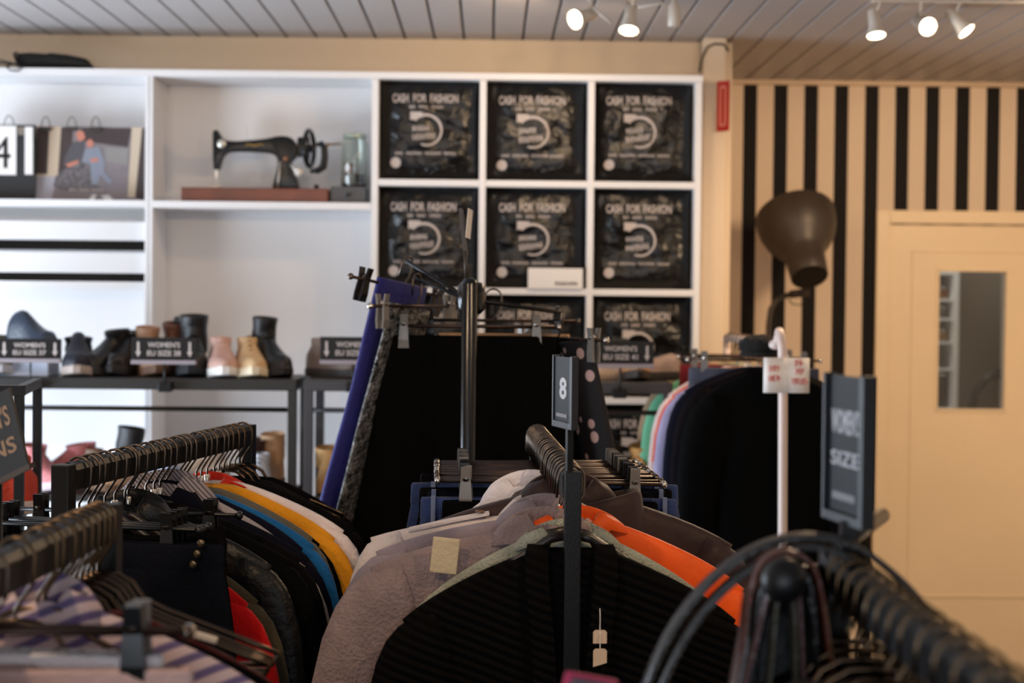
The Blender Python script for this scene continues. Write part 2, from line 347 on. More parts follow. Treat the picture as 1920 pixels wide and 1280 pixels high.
# black bags with printed fronts
bagm = mat('black_bag_film', (10, 8, 7), .3, bump=.7, bscale=8, bdist=.05, spec=.42)
def make_bag(i, j):
    x0, x1 = gx[i]+hw+.004, gx[i+1]-hw-.004; z1, z0 = gz[j]-(hw if j else 0)-.003, gz[j+1]+hw+.0008
    cx, cz = (x0+x1)/2, (z0+z1)/2; W, H = x1-x0, z1-z0; sd = i*7+j*13
    col = ('left', 'middle', 'right')[i]; row = ('top row', 'second row', 'third row', 'fourth row')[j]
    r = thing('printed_bag', 'black printed plastic bag in the %s cube of the %s' % (col, row), 'bag', (cx, D0+.1, z0), 0, 'black bags in the white cubes')
    def yf(u, v):
        e = max(0, (1-abs(u)**3.2)*(1-abs(v)**3.2))
        n = noise.noise(Vector((u*1.7+sd, v*1.7, sd*.7)))*.010+noise.noise(Vector((u*4+sd, v*3.2-sd, 3)))*.0045
        n += .006*abs(noise.noise(Vector((u*1.1+v*2.6+sd, u*.6, 9))))
        return -(.040+.040*e**.5)+n*e**.4
    m = MB(); n = 34; G = []
    for a in range(n+1):
        row_ = []
        for b in range(n+1):
            u, v = 2*a/n-1, 2*b/n-1
            row_.append(m.bm.verts.new((u*W/2*(1-.02*(1-v*v)), yf(u, v), H/2+v*H/2)))
        G.append(row_)
    for a in range(n):
        for b in range(n): m.bm.faces.new((G[a][b], G[a+1][b], G[a+1][b+1], G[a][b+1]))
    bd = [G[a][0] for a in range(n+1)]+[G[n][b] for b in range(1, n+1)]+[G[a][n] for a in range(n-1, -1, -1)]+[G[0][b] for b in range(n-1, 0, -1)]
    bk_ = [m.bm.verts.new((v.co.x*.96, .10, H/2+(v.co.z-H/2)*.98 - .01*H*.0)) for v in bd]
    for k in range(len(bd)):
        q = (k+1) % len(bd); m.bm.faces.new((bd[k], bk_[k], bk_[q], bd[q]))
    m.bm.faces.new(bk_)
    for v in m.bm.verts: v.co.z = max(v.co.z, .0)
    m.build('bag_body', bagm, r, True)
    # print
    pm = MB(); th = W/190.0
    tl = random.Random(sd); ox, oz = tl.uniform(-2, 2)*th, tl.uniform(-2, 2)*th
    def put(b, x, z, rot=0):
        R = Matrix.Translation((x*th+ox, 0, H/2+z*th+oz)) @ Matrix.Rotation(rot, 4, 'Y')
        for v in b.verts: v.co = R @ v.co
        pm.merge(b)
    put(letters('CASH', 17*th, 31*th, .02), -57, 58); put(letters('FOR', 17*th, 26*th, .02), -20, 58); put(letters('FASHION', 17*th, 54*th, .02), 27, 58)
    put(strokes(66*th, 6*th, sd, words=(2, 3, 4)), -7, 41)
    arc = bmesh.new(); N = 40; vs_ = []
    for k in range(N+1):
        an = math.radians(140-250*k/N); R0, R1 = 27*th, (33-(3*k/N))*th
        vs_.append([arc.verts.new((R1*math.cos(an), 0, R1*math.sin(an))), arc.verts.new((R0*math.cos(an), 0, R0*math.sin(an)))])
    for a, b in zip(vs_, vs_[1:]): arc.faces.new((a[0], b[0], b[1], a[1]))
    put(arc, -7, -4)
    ah = bmesh.new(); ah.faces.new([ah.verts.new(q) for q in ((-16*th, 0, 14*th), (8*th, 0, 13*th), (6*th, 0, 5*th), (-4*th, 0, -2*th), (-16*th, 0, -2*th))]); put(ah, -22, 18)
    put(strokes(34*th, 11*th, sd+1, words=(5,)), -17, 0, -.06); put(strokes(46*th, 12*th, sd+2, words=(7,)), -11, -16, -.12)
    put(strokes(118*th, 5.5*th, sd+3, words=(4, 8, 8, 6)), -8, -48)
    bl = bmesh.new(); bmesh.ops.create_circle(bl, cap_ends=True, segments=20, radius=10*th, matrix=Matrix.Rotation(PI/2, 4, 'X')); put(bl, -66, -66)
    bmesh.ops.subdivide_edges(pm.bm, edges=[e for e in pm.bm.edges if e.calc_length() > .02], cuts=1)
    for v in pm.bm.verts:
        u, w = v.co.x/(W/2), (v.co.z-H/2)/(H/2); v.co.y = yf(max(-1, min(1, u)), max(-1, min(1, w)))-.0035+v.co.y*.2
    pm.build('print', printw, r)
for j in range(4):
    for i in range(3): make_bag(i, j)
# white carton standing in front of the middle bag
p0, p1 = P(990, 540, D0-.012), P(1093, 503, D0-.012); zb = gz[2]+hw
t = thing('carton', 'white carton standing in front of the middle bag of the second row', 'box', ((p0.x+p1.x)/2, D0-.01, zb))
wx, hz = p1.x-p0.x, p1.z-p0.z
m = MB(); m.box2((-wx/2, -.001, 0), (wx/2, .022, hz), bev=.001); m.build('carton_body', paper, t)
m = MB(); b = strokes(wx*.42, hz*.2, 5, words=(8,)); bmesh.ops.translate(b, vec=(wx*.2, -.0015, hz*.25), verts=b.verts); m.merge(b); m.build('print', mat('dark_blue_print', (50, 54, 66), .6), t)

# black case on the top board
p = P(105, 128, D0+.1); zt = zt1
t = thing('equipment_case', 'long black soft case lying on the white top board', 'bag', (p.x, D0+.1, zt))
sc = 1/(FPX/(D0+.1)); rings = []
for px, h0, h1, wd_ in ((34, 8, 28, .02), (38, 0, 34, .04), (60, 0, 35, .05), (92, 0, 33, .05), (97, 0, 35, .055), (130, 0, 32, .05), (160, 0, 26, .045), (164, 0, 24, .045), (174, 0, 10, .035), (183, 0, 3, .02)):
    x_ = (px-105)*sc; a, b = h0*sc, h1*sc
    rings.append([Vector((x_, wd_*math.cos(q)*abs(math.cos(q))**-.3 if abs(math.cos(q)) > .01 else 0, (a+b)/2+(b-a)/2*math.sin(q))) for q in [2*PI*k/16+.01 for k in range(16)]])
m = MB(); m.loft(rings); m.build('case_body', mat('black_nylon', (12, 12, 13), .6, bump=.3, bscale=80), t, True, sharp=50)
m = MB(); m.tube([(-.125, -.03, .03), (-.13, -.05, .055), (-.12, -.052, .06), (-.115, -.05, .03)], .004, 6); m.build('carry_strap', plastic, t, True)
t = thing('power_cable', 'thin black cable looping over the edge of the top board', 'cable', P(20, 130, D0))
m = MB(); A = D0-.012
m.tube([P(-60, 95, A+.1), P(-10, 110, A+.05), P(30, 120, A), P(45, 125, A-.004), P(34, 133, A-.005), P(20, 132, A-.005), P(12, 125, A), P(25, 119, A+.05), P(60, 118, A+.08)], .0028, 6); m.build('cable', plastic, t, True, world=True)
m = MB(); m.tube([P(-60, 105, A+.1), P(0, 118, A+.06), P(30, 121, A+.06)], .003, 6); m.build('cable', plastic, t, True, world=True)

# sewing machine
DS = D0+.075; zsm = Z(378, 490)
sm = thing('sewing_machine', 'antique black hand-crank sewing machine on the middle shelf', 'sewing machine', (P(485, 375, DS).x, DS, zsm))
def q(X_, Y_, d=DS): p_ = P(330+.198*X_, 210+.198*Y_, d); return p_
def qs(X_, Y_): p_ = q(X_, Y_); return (p_.x, p_.z)
jap = mat('black_japanning', (8, 8, 8), .3, spec=.35)
nick = mat('nickel', (214, 208, 196), .45, .7); wood = mat('mahogany', (104, 52, 34), .4, var=.25, vscale=12)
m = MB(); a, b = q(75, 735), q(1455, 735); m.box2((a.x, DS-.055, zsm), (b.x, DS+.075, b.z), bev=.004); m.box2((q(225, 720).x, DS-.05, b.z-.002), (q(1440, 720).x, DS+.07, q(225, 722).z), bev=.002); m.build('wooden_base', wood, sm, world=True)
arm = [(350, 190), (370, 172), (398, 172), (430, 235), (480, 272), (560, 278), (640, 274), (800, 260), (900, 245), (940, 234), (1000, 228), (1060, 232), (1110, 255), (1140, 300), (1150, 360), (1140, 430), (1090, 470), (1100, 560), (1150, 640), (1170, 724), (910, 724), (935, 640), (955, 560), (970, 480), (955, 425), (920, 398), (860, 385), (700, 376), (560, 374), (500, 382), (460, 402), (440, 440), (425, 500), (408, 548), (358, 548), (352, 400)]
m = MB(); m.prism([qs(*c) for c in arm], DS-.016, DS+.034, bev=.007); m.build('arm_casting', jap, sm, True, world=True, sharp=40)
def lathe_along(m_, c, axis, prof, n=20):
    M = Matrix.Translation(c) @ Vector(axis).to_track_quat('Z', 'Y').to_matrix().to_4x4(); m_.lathe(prof, n, M); return m_
m = MB(); lathe_along(m, q(432, 300, DS-.018), (0, -1, 0), [(.0145, -.004), (.015, .001), (.012, .004), (.003, .008)]); m.build('tension_disc', nick, sm, True, world=True, sharp=50)
m = MB(); m.tube([q(383, 545), q(383, 690)], .0022, 8); m.box2(q(372, 545)-Vector((0, .004, 0)), q(396, 620)+Vector((0, .004, 0))); m.build('needle_bar', nick, sm, True, world=True, sharp=40)
m = MB(); m.box2(q(350, 696)-Vector((0, .01, 0)), q(415, 712)+Vector((0, .01, 0)), bev=.001); m.build('presser_foot', nick, sm, world=True)
for xx, y0, y1 in ((388, 175, 85), (672, 275, 140), (950, 240, 130)):
    m = MB(); m.tube([q(xx, y0+10), q(xx, y1)], .0013, 6); m.build('spool_pin', nick, sm, True, world=True)
wc = q(1262, 345, DS+.009); ax = Vector((.985, -.17, 0)).normalized()
m = MB(); R = .068
M = Matrix.Translation(wc) @ ax.to_track_quat('Z', 'Y').to_matrix().to_4x4()
m.loft([[M @ Vector(((R-.008+.009*math.cos(f))*math.cos(2*PI*k/32), (R-.008+.009*math.cos(f))*math.sin(2*PI*k/32), .008*math.sin(f))) for f in [2*PI*j_/10 for j_ in range(10)]] for k in range(33)], False, False)
for k in range(3):
    an = k*2*PI/3; m.tube([M @ Vector((0, 0, 0)), M @ Vector((R*.55*math.cos(an), R*.55*math.sin(an), .002)), M @ Vector(((R-.01)*math.cos(an+.15), (R-.01)*math.sin(an+.15), 0))], .005, 8)
m.lathe([(.014, -.03), (.014, .012), (.008, .016)], 16, M)
m.build('hand_wheel', jap, sm, True, world=True, sharp=50)
m = MB(); m.prism([qs(*c) for c in ((1150, 250), (1180, 235), (1205, 240), (1210, 320), (1195, 420), (1150, 430))], DS-.012, DS+.03, bev=.004); m.build('wheel_boss', jap, sm, True, world=True, sharp=40)
m = MB(); m.tube([q(1335, 310, DS-.01), q(1375, 300, DS-.012), q(1405, 340, DS-.012), q(1410, 430, DS-.012), q(1395, 520, DS-.012), q(1340, 555, DS-.012), q(1270, 560, DS-.012)], [.008, .011, .012, .012, .013, .011, .007], 10); m.build('crank_bracket', jap, sm, True, world=True)
m = MB(); m.tube([q(1090, 500, DS-.02), q(1130, 545, DS-.026), q(1165, 560, DS-.03)], .005, 8); m.build('crank_arm', nick, sm, True, world=True)
m = MB(); lathe_along(m, q(1165, 568, DS-.03), (.3, -.95, 0), [(.005, -.014), (.013, -.009), (.015, 0), (.013, .011), (.004, .016)]); m.build('crank_handle', mat('ivory_knob', (212, 204, 192), .4), sm, True, world=True)
m = MB(); lathe_along(m, q(1040, 440, DS-.02), (0, -1, 0), [(.007, -.01), (.008, 0), (.005, .005)]); m.build('winder_knob', mat('copper_knob', (150, 96, 66), .4, .3), sm, True, world=True)
m = MB(); m.tube([q(1330, 720), q(1330, 690)], .009, 10); m.build('base_latch', jap, sm, True, world=True)
m = MB(); b = bmesh.new()
for k in range(9):
    f = k/8; M2 = Matrix.Translation(q(665+150*f, 312-6*math.sin(f*9), DS-.0165)) @ Matrix.Diagonal((.0036, .0006, .004*(1-.6*abs(f-.5)), 1)); bmesh.ops.create_icosphere(b, subdivisions=1, radius=1, matrix=M2)
m.merge(b); m.build('gilt_decal', mat('gilt', (176, 134, 60), .35, .6), sm, True, world=True)
m = MB(); m.tube([q(985, 470, DS-.018), q(975, 600, DS-.018), q(960, 715, DS-.018)], .003, 6); m.build('pillar_trim', nick, sm, True, world=True)
# jar on a small grey box
pj = P(664, 352, DS); a = q(1475, 712); b = q(1810, 712)
t = thing('metal_box', 'small dark grey drawer box under the glass jar', 'box', ((a.x+b.x)/2, DS+.005, zsm))
hb = a.z-zsm; w_ = b.x-a.x
m = MB(); m.box2((-w_/2, -.05, 0), (w_/2, .05, hb), bev=.002); m.build('box_body', mat('slate_paint', (74, 74, 76), .5), t)
m = MB(); m.lathe([(.004, 0), (.007, .004), (.007, .010), (.003, .012)], 12, Matrix.Translation((0, -.05, hb*.5)) @ Matrix.Rotation(PI/2, 4, 'X')); m.build('knob', plastic, t, True)
rj = (q(1815, 400).x-q(1562, 400).x)/2; hj = q(1690, 205).z-q(1690, 705).z
t = thing('glass_jar', 'clear glass jar with sewing bits on the small grey box', 'jar', (q(1690, 400).x, DS+.005, zsm+hb+.0005))
m = MB(); m.lathe([(rj*.9, 0), (rj, .008), (rj, hj*.84), (rj*.86, hj*.9), (rj*.86, hj), (rj*.8, hj), (rj*.8, hj*.9), (rj*.95, hj*.83), (rj*.95, .010), (rj*.85, .006)], 28); m.build('jar_glass', mat('green_glass', (238, 244, 239), .03, trans=1), t, True, sharp=60)
m = MB(); m.lathe([(rj*.88, hj*.93), (rj*.9, hj*.935), (rj*.9, hj*1.0), (rj*.7, hj*1.02)], 28); m.build('lid', mat('jar_lid', (150, 160, 146), .4, .4), t, True, sharp=40)
bit = thing('sewing_bits', None, None)
bpy.data.objects.remove(bit)
for k, (c, lab) in enumerate((((210, 216, 232), 'pale blue'), ((66, 60, 64), 'charcoal'), ((190, 150, 150), 'pink'), ((40, 40, 44), 'black'))):
    tt = thing('thread_spool', lab+' spool of thread inside the glass jar', 'thread', (q(1690, 400).x+(-.018 if k % 2 == 0 else .018), DS+.005+(.008 if k < 2 else -.01), zsm+hb+.012+(.034 if k in (0,) else 0)+(.034 if k == 2 else 0)), 0, 'thread spools in the jar')
    m = MB(); m.lathe([(.013, .004), (.014, .006), (.014, .026), (.013, .028)], 14); m.build('thread', mat('thread_%d' % k, c, .7, bump=.3, bscale=400), tt, True, sharp=50)
    m = MB(); m.lathe([(.016, 0), (.016, .004), (.012, .004)], 14); m.lathe([(.012, .028), (.016, .028), (.016, .032)], 14); m.build('bobbin', wood, tt, True, sharp=40)
m = MB(); t = thing('brass_rod', 'thin brass rod between the hand wheel and the jar', 'rod', q(1500, 310, DS+.03)); 
m.tube([q(1290, 318, DS+.03), q(1440, 308, DS+.03), q(1560, 300, DS+.03)], .0035, 8); m.build('rod', mat('brass', (150, 116, 66), .35, .9), t, True, world=True)
m = MB(); lathe_along(m, q(1440, 308, DS+.03), (1, 0, 0), [(.002, -.006), (.006, -.004), (.006, .004), (.002, .006)], 12); m.build('collar', mat('brass', (150, 116, 66), .35, .9), t, True, world=True)

# poster of two riders and the number board, hung on wire hooks
DP = D0+.10
za = zs1t
pw = P(270, 300, DP).x-P(52, 300, DP).x; ph = P(160, 236, DP).z-za
t = thing('photo_poster', 'photo poster of two riders on a parked motorcycle, left shelf', 'poster', (P(161, 300, DP).x, DP, za))
tilt = Matrix.Rotation(math.radians(-5), 4, 'X')
def pz(px, py): return ((px-161)/(270-52)*pw, (370-py)/(370-236)*ph)
m = MB(); m.box((0, 0, ph/2), (pw, .006, ph)); m.bm.transform(tilt); m.build('backing', mat('poster_street', (128, 118, 120), .6, var=.1, vscale=20), t)
def flat(name, polys, mt, yy):
    for pl in polys:
        m = MB(); b = bmesh.new(); b.faces.new([b.verts.new((*[pz(*c)[0]], yy, pz(*c)[1])) for c in pl]); m.merge(b)
        m.bm.transform(tilt); m.build(name, mt, t)
flat('printed_wall', [[(52, 236), (112, 236), (110, 326), (52, 326)], [(245, 236), (264, 236), (254, 362), (240, 362)]], mat('print_beige', (196, 176, 152), .7), -.0034)
flat('printed_window', [[(112, 238), (134, 238), (132, 325), (108, 325)], [(150, 238), (244, 238), (238, 272), (150, 262)], [(66, 238), (90, 238), (88, 322), (62, 322)], [(264, 238), (270, 238), (270, 368), (254, 362)]], mat('print_dark', (66, 54, 52), .7), -.0038)
flat('printed_road', [[(52, 326), (108, 326), (96, 369), (52, 369)]], mat('print_road', (168, 164, 172), .7), -.0036)
flat('printed_facade', [[(196, 272), (240, 274), (238, 304), (196, 298)]], mat('print_facade', (140, 134, 130), .7), -.0040)
flat('printed_jackets', [[(134, 264), (156, 262), (160, 300), (150, 308), (118, 306), (122, 288)], [(112, 318), (126, 306), (128, 318), (122, 350), (112, 352)]], mat('print_slate', (84, 80, 84), .7), -.0042)
flat('printed_denim', [[(158, 276), (184, 272), (196, 300), (194, 318), (210, 332), (206, 342), (188, 322), (184, 340), (172, 340), (168, 302), (152, 300)]], mat('print_denim', (132, 136, 148), .7), -.0044)
flat('printed_faces', [[(140, 248), (146, 243), (154, 245), (158, 256), (152, 262), (144, 261)], [(160, 262), (168, 258), (174, 264), (172, 272), (164, 274)], [(122, 304), (146, 296), (146, 302), (128, 310)], [(168, 294), (182, 292), (184, 298), (170, 300)]], mat('print_skin', (196, 124, 104), .7), -.0048)
flat('printed_motorcycle', [[(126, 312), (150, 300), (172, 304), (180, 324), (186, 346), (118, 352), (100, 344), (104, 326)]], mat('print_engine', (104, 98, 100), .7, var=.5, vscale=70), -.0043)
flat('printed_shoes', [[(168, 366), (174, 358), (182, 358), (176, 370)], [(190, 360), (204, 358), (214, 368), (200, 371)]], mat('print_white', (222, 218, 218), .7), -.0050)
m = MB(); b = strokes(.12, .008, 31, words=(4, 5, 6)); bmesh.ops.translate(b, vec=(pz(162, 350)[0], -.005, pz(162, 350)[1]), verts=b.verts); m.merge(b); m.bm.transform(tilt); m.build('printed_caption', printw, t)
for k, px in enumerate((84, 133, 178)):
    p_ = P(px, 236, DP-.0)
    hk = thing('wire_hook', ('wire loop above the left edge of the photo poster', 'wire loop above the riders on the photo poster', 'wire loop above the right half of the photo poster')[k], 'hook', (p_.x, DP+.012, p_.z-.003), 0, 'wire loops above the boards')
    m = MB(); m.tube([(-.016+.032*f, 0, .036*math.sin(PI*f)**.6) for f in [i/12 for i in range(13)]], .0016, 6); m.build('loop', greysteel, hk, True)
    m = MB(); m.box2((-.019, -.006, -.012), (.019, .002, .001)); m.build('clip', greysteel, hk)
t = thing('number_board', 'black board with a white number 4 card beside the poster', 'sign', (P(10, 300, DP-.03).x, DP-.03, za)); Dn = DP-.03
def bx(m_, x0, y0, x1, y1, dy, th=.004):
    a, b = P(x0, y1, Dn), P(x1, y0, Dn); m_.box2((a.x, Dn+dy, max(za, a.z)), (b.x, Dn+dy+th, b.z)); return m_
bx(MB(), -60, 234, 66, 385, 0, .008).build('board', mat('board_black', (22, 22, 24), .5), t, world=True)
bx(MB(), -60, 236, 31, 327, -.004).build('number_card', paper, t, world=True)
bx(MB(), 47, 238, 62, 327, -.004).build('number_card', paper, t, world=True)
bx(MB(), 33, 238, 46, 253, -.003).build('metal_clip', chrome, t, world=True)
m = MB(); b = letters('4', .105, .062, .0); bmesh.ops.translate(b, vec=P(3, 286, Dn)-Vector((0, .0045, 0)), verts=b.verts); m.merge(b); m.build('numeral', plastic, t, world=True)
hk = thing('wire_hook', 'wire loop above the white number 4 card', 'hook', (P(15, 234, Dn).x, Dn+.012, P(15, 234, Dn).z-.003), 0, 'wire loops above the boards')
m = MB(); m.tube([(-.018+.036*f, 0, .036*math.sin(PI*f)**.6) for f in [i/12 for i in range(13)]], .0016, 6); m.build('loop', greysteel, hk, True)
m = MB(); m.box2((-.019, -.006, -.012), (.019, -.001, .001)); m.build('clip', greysteel, hk)

# red flag sign and cable on the pillar
D = 5.72
t = thing('fire_sign', 'red sign with white border on the side of the cream pillar', 'sign', P(1356, 245, D))
a, b = P(1345, 152, D), P(1366, 148, D); c_, d_ = P(1366, 243, D), P(1345, 246, D)
m = MB(); off = Vector((0, .006, 0)); hgt = a.z-d_.z
ax_ = Vector((b.x-a.x, -.030, 0)); m.prism([(0, 0), (.002, 0), (.002, 0.001)], 0, .001) if False else None
def panel(m_, u0, v0, u1, v1, o0, o1):
    base = d_+Vector((.0, .010, 0)); n_ = Vector((ax_.y, -ax_.x, 0)).normalized()
    c = [base+ax_*u+Vector((0, 0, hgt*v))+n_*o for o in (o0, o1) for u, v in ((u0, v0), (u1, v0), (u1, v1), (u0, v1))]
    for f in ((0, 1, 2, 3), (4, 5, 6, 7), (0, 1, 5, 4), (1, 2, 6, 5), (2, 3, 7, 6), (3, 0, 4, 7)): m_.quad(*[c[i] for i in f])
    return m_
panel(MB(), 0, 0, 1, 1, 0, .004).build('panel', mat('sign_red', (178, 40, 30), .4), t, world=True)
m = MB()
for r_ in ((.25, .1, .35, .9), (.65, .1, .75, .9), (.25, .86, .75, .9), (.25, .1, .75, .14)): panel(m, *r_, .004, .005)
m.build('white_border', mat('sign_border', (226, 150, 140), .5), t, world=True)
m = MB(); m.box2((P(1360, 190, D).x-.002, D-.0, P(1360, 240, D).z), (P(1360, 190, D).x+.006, D+.03, P(1360, 155, D).z)); m.build('bracket', white, t, world=True)
t = thing('wall_cable', 'thin dark cable bent over the top of the cream pillar', 'cable', P(1312, 130, 5.73))
m = MB(); m.tube([P(1311, 134, 5.735), P(1316, 110, 5.735), P(1326, 88, 5.735), P(1340, 82, 5.735), P(1358, 84, 5.735), P(1366, 96, 5.735)], .004, 6); m.build('cable', greysteel, t, True, world=True)

# ------------------------------------------------------------------ ceiling spotlights
lampw = mat('lamp_white', (206, 196, 184), .4)
glow = mat('lamp_glow', (255, 235, 200), .4, emit=(1, .83, .58, 9))
def head(t, px, py, d, aim, lit=True, stem=None, r=.030, sc_=1):
    c = P(px, py, d); ax_ = Vector(aim).normalized()
    M = Matrix.Translation(c) @ ax_.to_track_quat('Z', 'Y').to_matrix().to_4x4()
    m = MB(); m.lathe([(.012, -.085), (.018, -.08), (.019, -.035), (.022, -.02), (r, -.003), (r, .002), (r-.003, .002), (r-.004, -.006)], 20, M, cap=False); hd = m.build('lamp_head', lampw, t, True, world=True, sharp=50)
    m = MB(); m.lathe([(r-.004, -.004), (r*.6, .004), (.002, .006)], 20, M); m.build('bulb_face', glow if lit else lampw, hd, True, world=True)
    if stem:
        m = MB(); m.tube([M @ Vector((0, 0, -.06)), P(*stem)], .005, 8); m.build('stem', lampw, t, True, world=True)
    if lit: return c+ax_*.02
dL = 4.9
t = thing('spotlight_track', 'white three-lamp ceiling spotlight above the cube shelving', 'ceiling light', P(1180, -22, dL), 0, 'ceiling spotlights')
zcx = ZC
m = MB(); a, b = P(1090, -8, dL), P(1265, -14, dL); m.tube([a, P(1180, -12, dL), b], .008, 8); m.lathe([(.05, 0), (.05, -.02), (.03, -.028)], 20, Matrix.Translation((P(1180, 0, dL).x, dL, ZC))); m.tube([(P(1180, 0, dL).x, dL, ZC-.02), P(1180, -12, dL)], .008, 8); m.build('track_bar', lampw, t, True, world=True, sharp=40)
L1 = [head(t, 1079, 36, dL, (-.55, -.5, -.25), True, (1110, 6, dL)), head(t, 1179, 56, dL, (-.1, -.35, -.9), True, (1192, -8, dL))]
m = MB(); m.tube([P(1110, 6, dL), P(1100, -8, dL)], .005, 8); m.tube([P(1112, 14, dL-.01), P(1146, 44, dL-.03)], .004, 6); m.tube([P(1196, 14, dL), P(1240, 6, dL), P(1256, 14, dL)], .004, 6); m.build('arm', lampw, t, True, world=True)
c0 = P(1264, 30, dL); m = MB(); m.lathe([(.016, -.032), (.019, -.028), (.019, .03), (.012, .036), (.006, .05)], 16, Matrix.Translation(c0)); m.build('lamp_holder', lampw, t, True, world=True, sharp=50)
m = MB(); m.tube([c0+Vector((0, 0, .03)), P(1264, -14, dL)], .005, 8); m.build('stem', lampw, t, True, world=True)
dR = 5.0
t = thing('spotlight_track', 'white three-lamp ceiling spotlight in front of the striped wall', 'ceiling light', P(1730, 0, dR), 0, 'ceiling spotlights')
m = MB(); m.box2(P(1636, 4, dR)-Vector((0, .012, 0)), Vector((P(1925, -2, dR).x, dR+.012, ZC)), bev=.003); m.build('track_bar', lampw, t, world=True)
L2 = [head(t, 1643, 66, dR, (.05, -.3, -.95), True, (1652, 3, dR)), head(t, 1740, 50, dR, (.18, -.85, -.35), True, (1728, 3, dR)), head(t, 1812, 58, dR, (.55, -.35, -.75), True, (1802, 3, dR))]
for i, (c, tg) in enumerate(zip(L1+L2, ((-.9, 5.8, 1.7), (.3, 5.8, 1.9), (1.2, 4.4, 1.0), (1.6, 3.0, .8), (2.6, 5.2, 1.2)))):
    spot('spot_lamp', c, tg, 5 if i < 2 else 17, WARM, 150 if i < 2 else 120)
# added unseen warm spots nearer the shop front, over the racks; no tracks built
for i, (x_, y_) in enumerate(((-1.2, 1.2), (1.3, 1.6))):
    for k in (-.3, .3):
        spot('spot_lamp', (x_+k, y_, 2.5), (x_+k*2, y_+2.2, .9), 16, WARM, 110)
spot('spot_lamp', (1.9, 4.6, 2.5), (1.65, YW, .9), 52, WARM, 105).data.shadow_soft_size = .14  # added spot without a fixture, brightens the striped wall and door

#--OBJECTS--
# ------------------------------------------------------------------ shoe racks
DK = 5.0
zk = P(540, 711, DK).z
ORD = ('first', 'second', 'third', 'fourth', 'fifth', 'sixth', 'seventh', 'eighth', 'ninth', 'tenth', 'eleventh', 'twelfth', 'thirteenth', 'fourteenth', 'fifteenth', 'sixteenth', 'seventeenth', 'eighteenth', 'nineteenth', 'twentieth', 'twenty-first', 'twenty-second', 'twenty-third', 'twenty-fourth', 'twenty-fifth', 'twenty-sixth', 'twenty-seventh', 'twenty-eighth', 'twenty-ninth', 'thirtieth')
rackm = mat('rack_steel', (30, 27, 24), .45)
zlow = P(300, 930, DK).z
def shoe_rack(label, x0, x1, mt):
    t = thing('shoe_rack', label, 'shoe rack', ((x0+x1)/2, DK+.18, 0), 0, 'black steel shoe racks')
    for xx in (x0, x1-.027):
        for yy in (DK, DK+.33):
            m = MB(); m.box2((xx, yy, 0), (xx+.027, yy+.027, zk-.028), bev=.002); m.build('post', mt, t, world=True)
    m = MB(); m.box2((x0, DK-.001, zk-.035), (x1, DK+.358, zk), bev=.003); m.build('top_shelf', mt, t, world=True)
    for z_ in (zlow, zlow-.36, zlow-.72):
        m = MB(); m.box2((x0+.027, DK+.01, z_-.02), (x1-.027, DK+.35, z_), bev=.002); m.build('shelf', mt, t, world=True)
    zr = P(300, 768, DK).z
    m = MB(); m.tube([(x0+.01, DK+.05, zr), (x1-.01, DK+.05, zr)], .0075, 8); m.build('rail', mt, t, True, world=True)
    return t
shoe_rack('long black shoe rack below the sewing machine', -2.1, P(553, 700, DK).x+.005, rackm)
shoe_rack('black shoe rack behind the clothes, below the cube shelving', P(570, 700, DK).x, P(1262, 700, DK).x, mat('rack_steel_grey', (62, 60, 62), .4, .2))

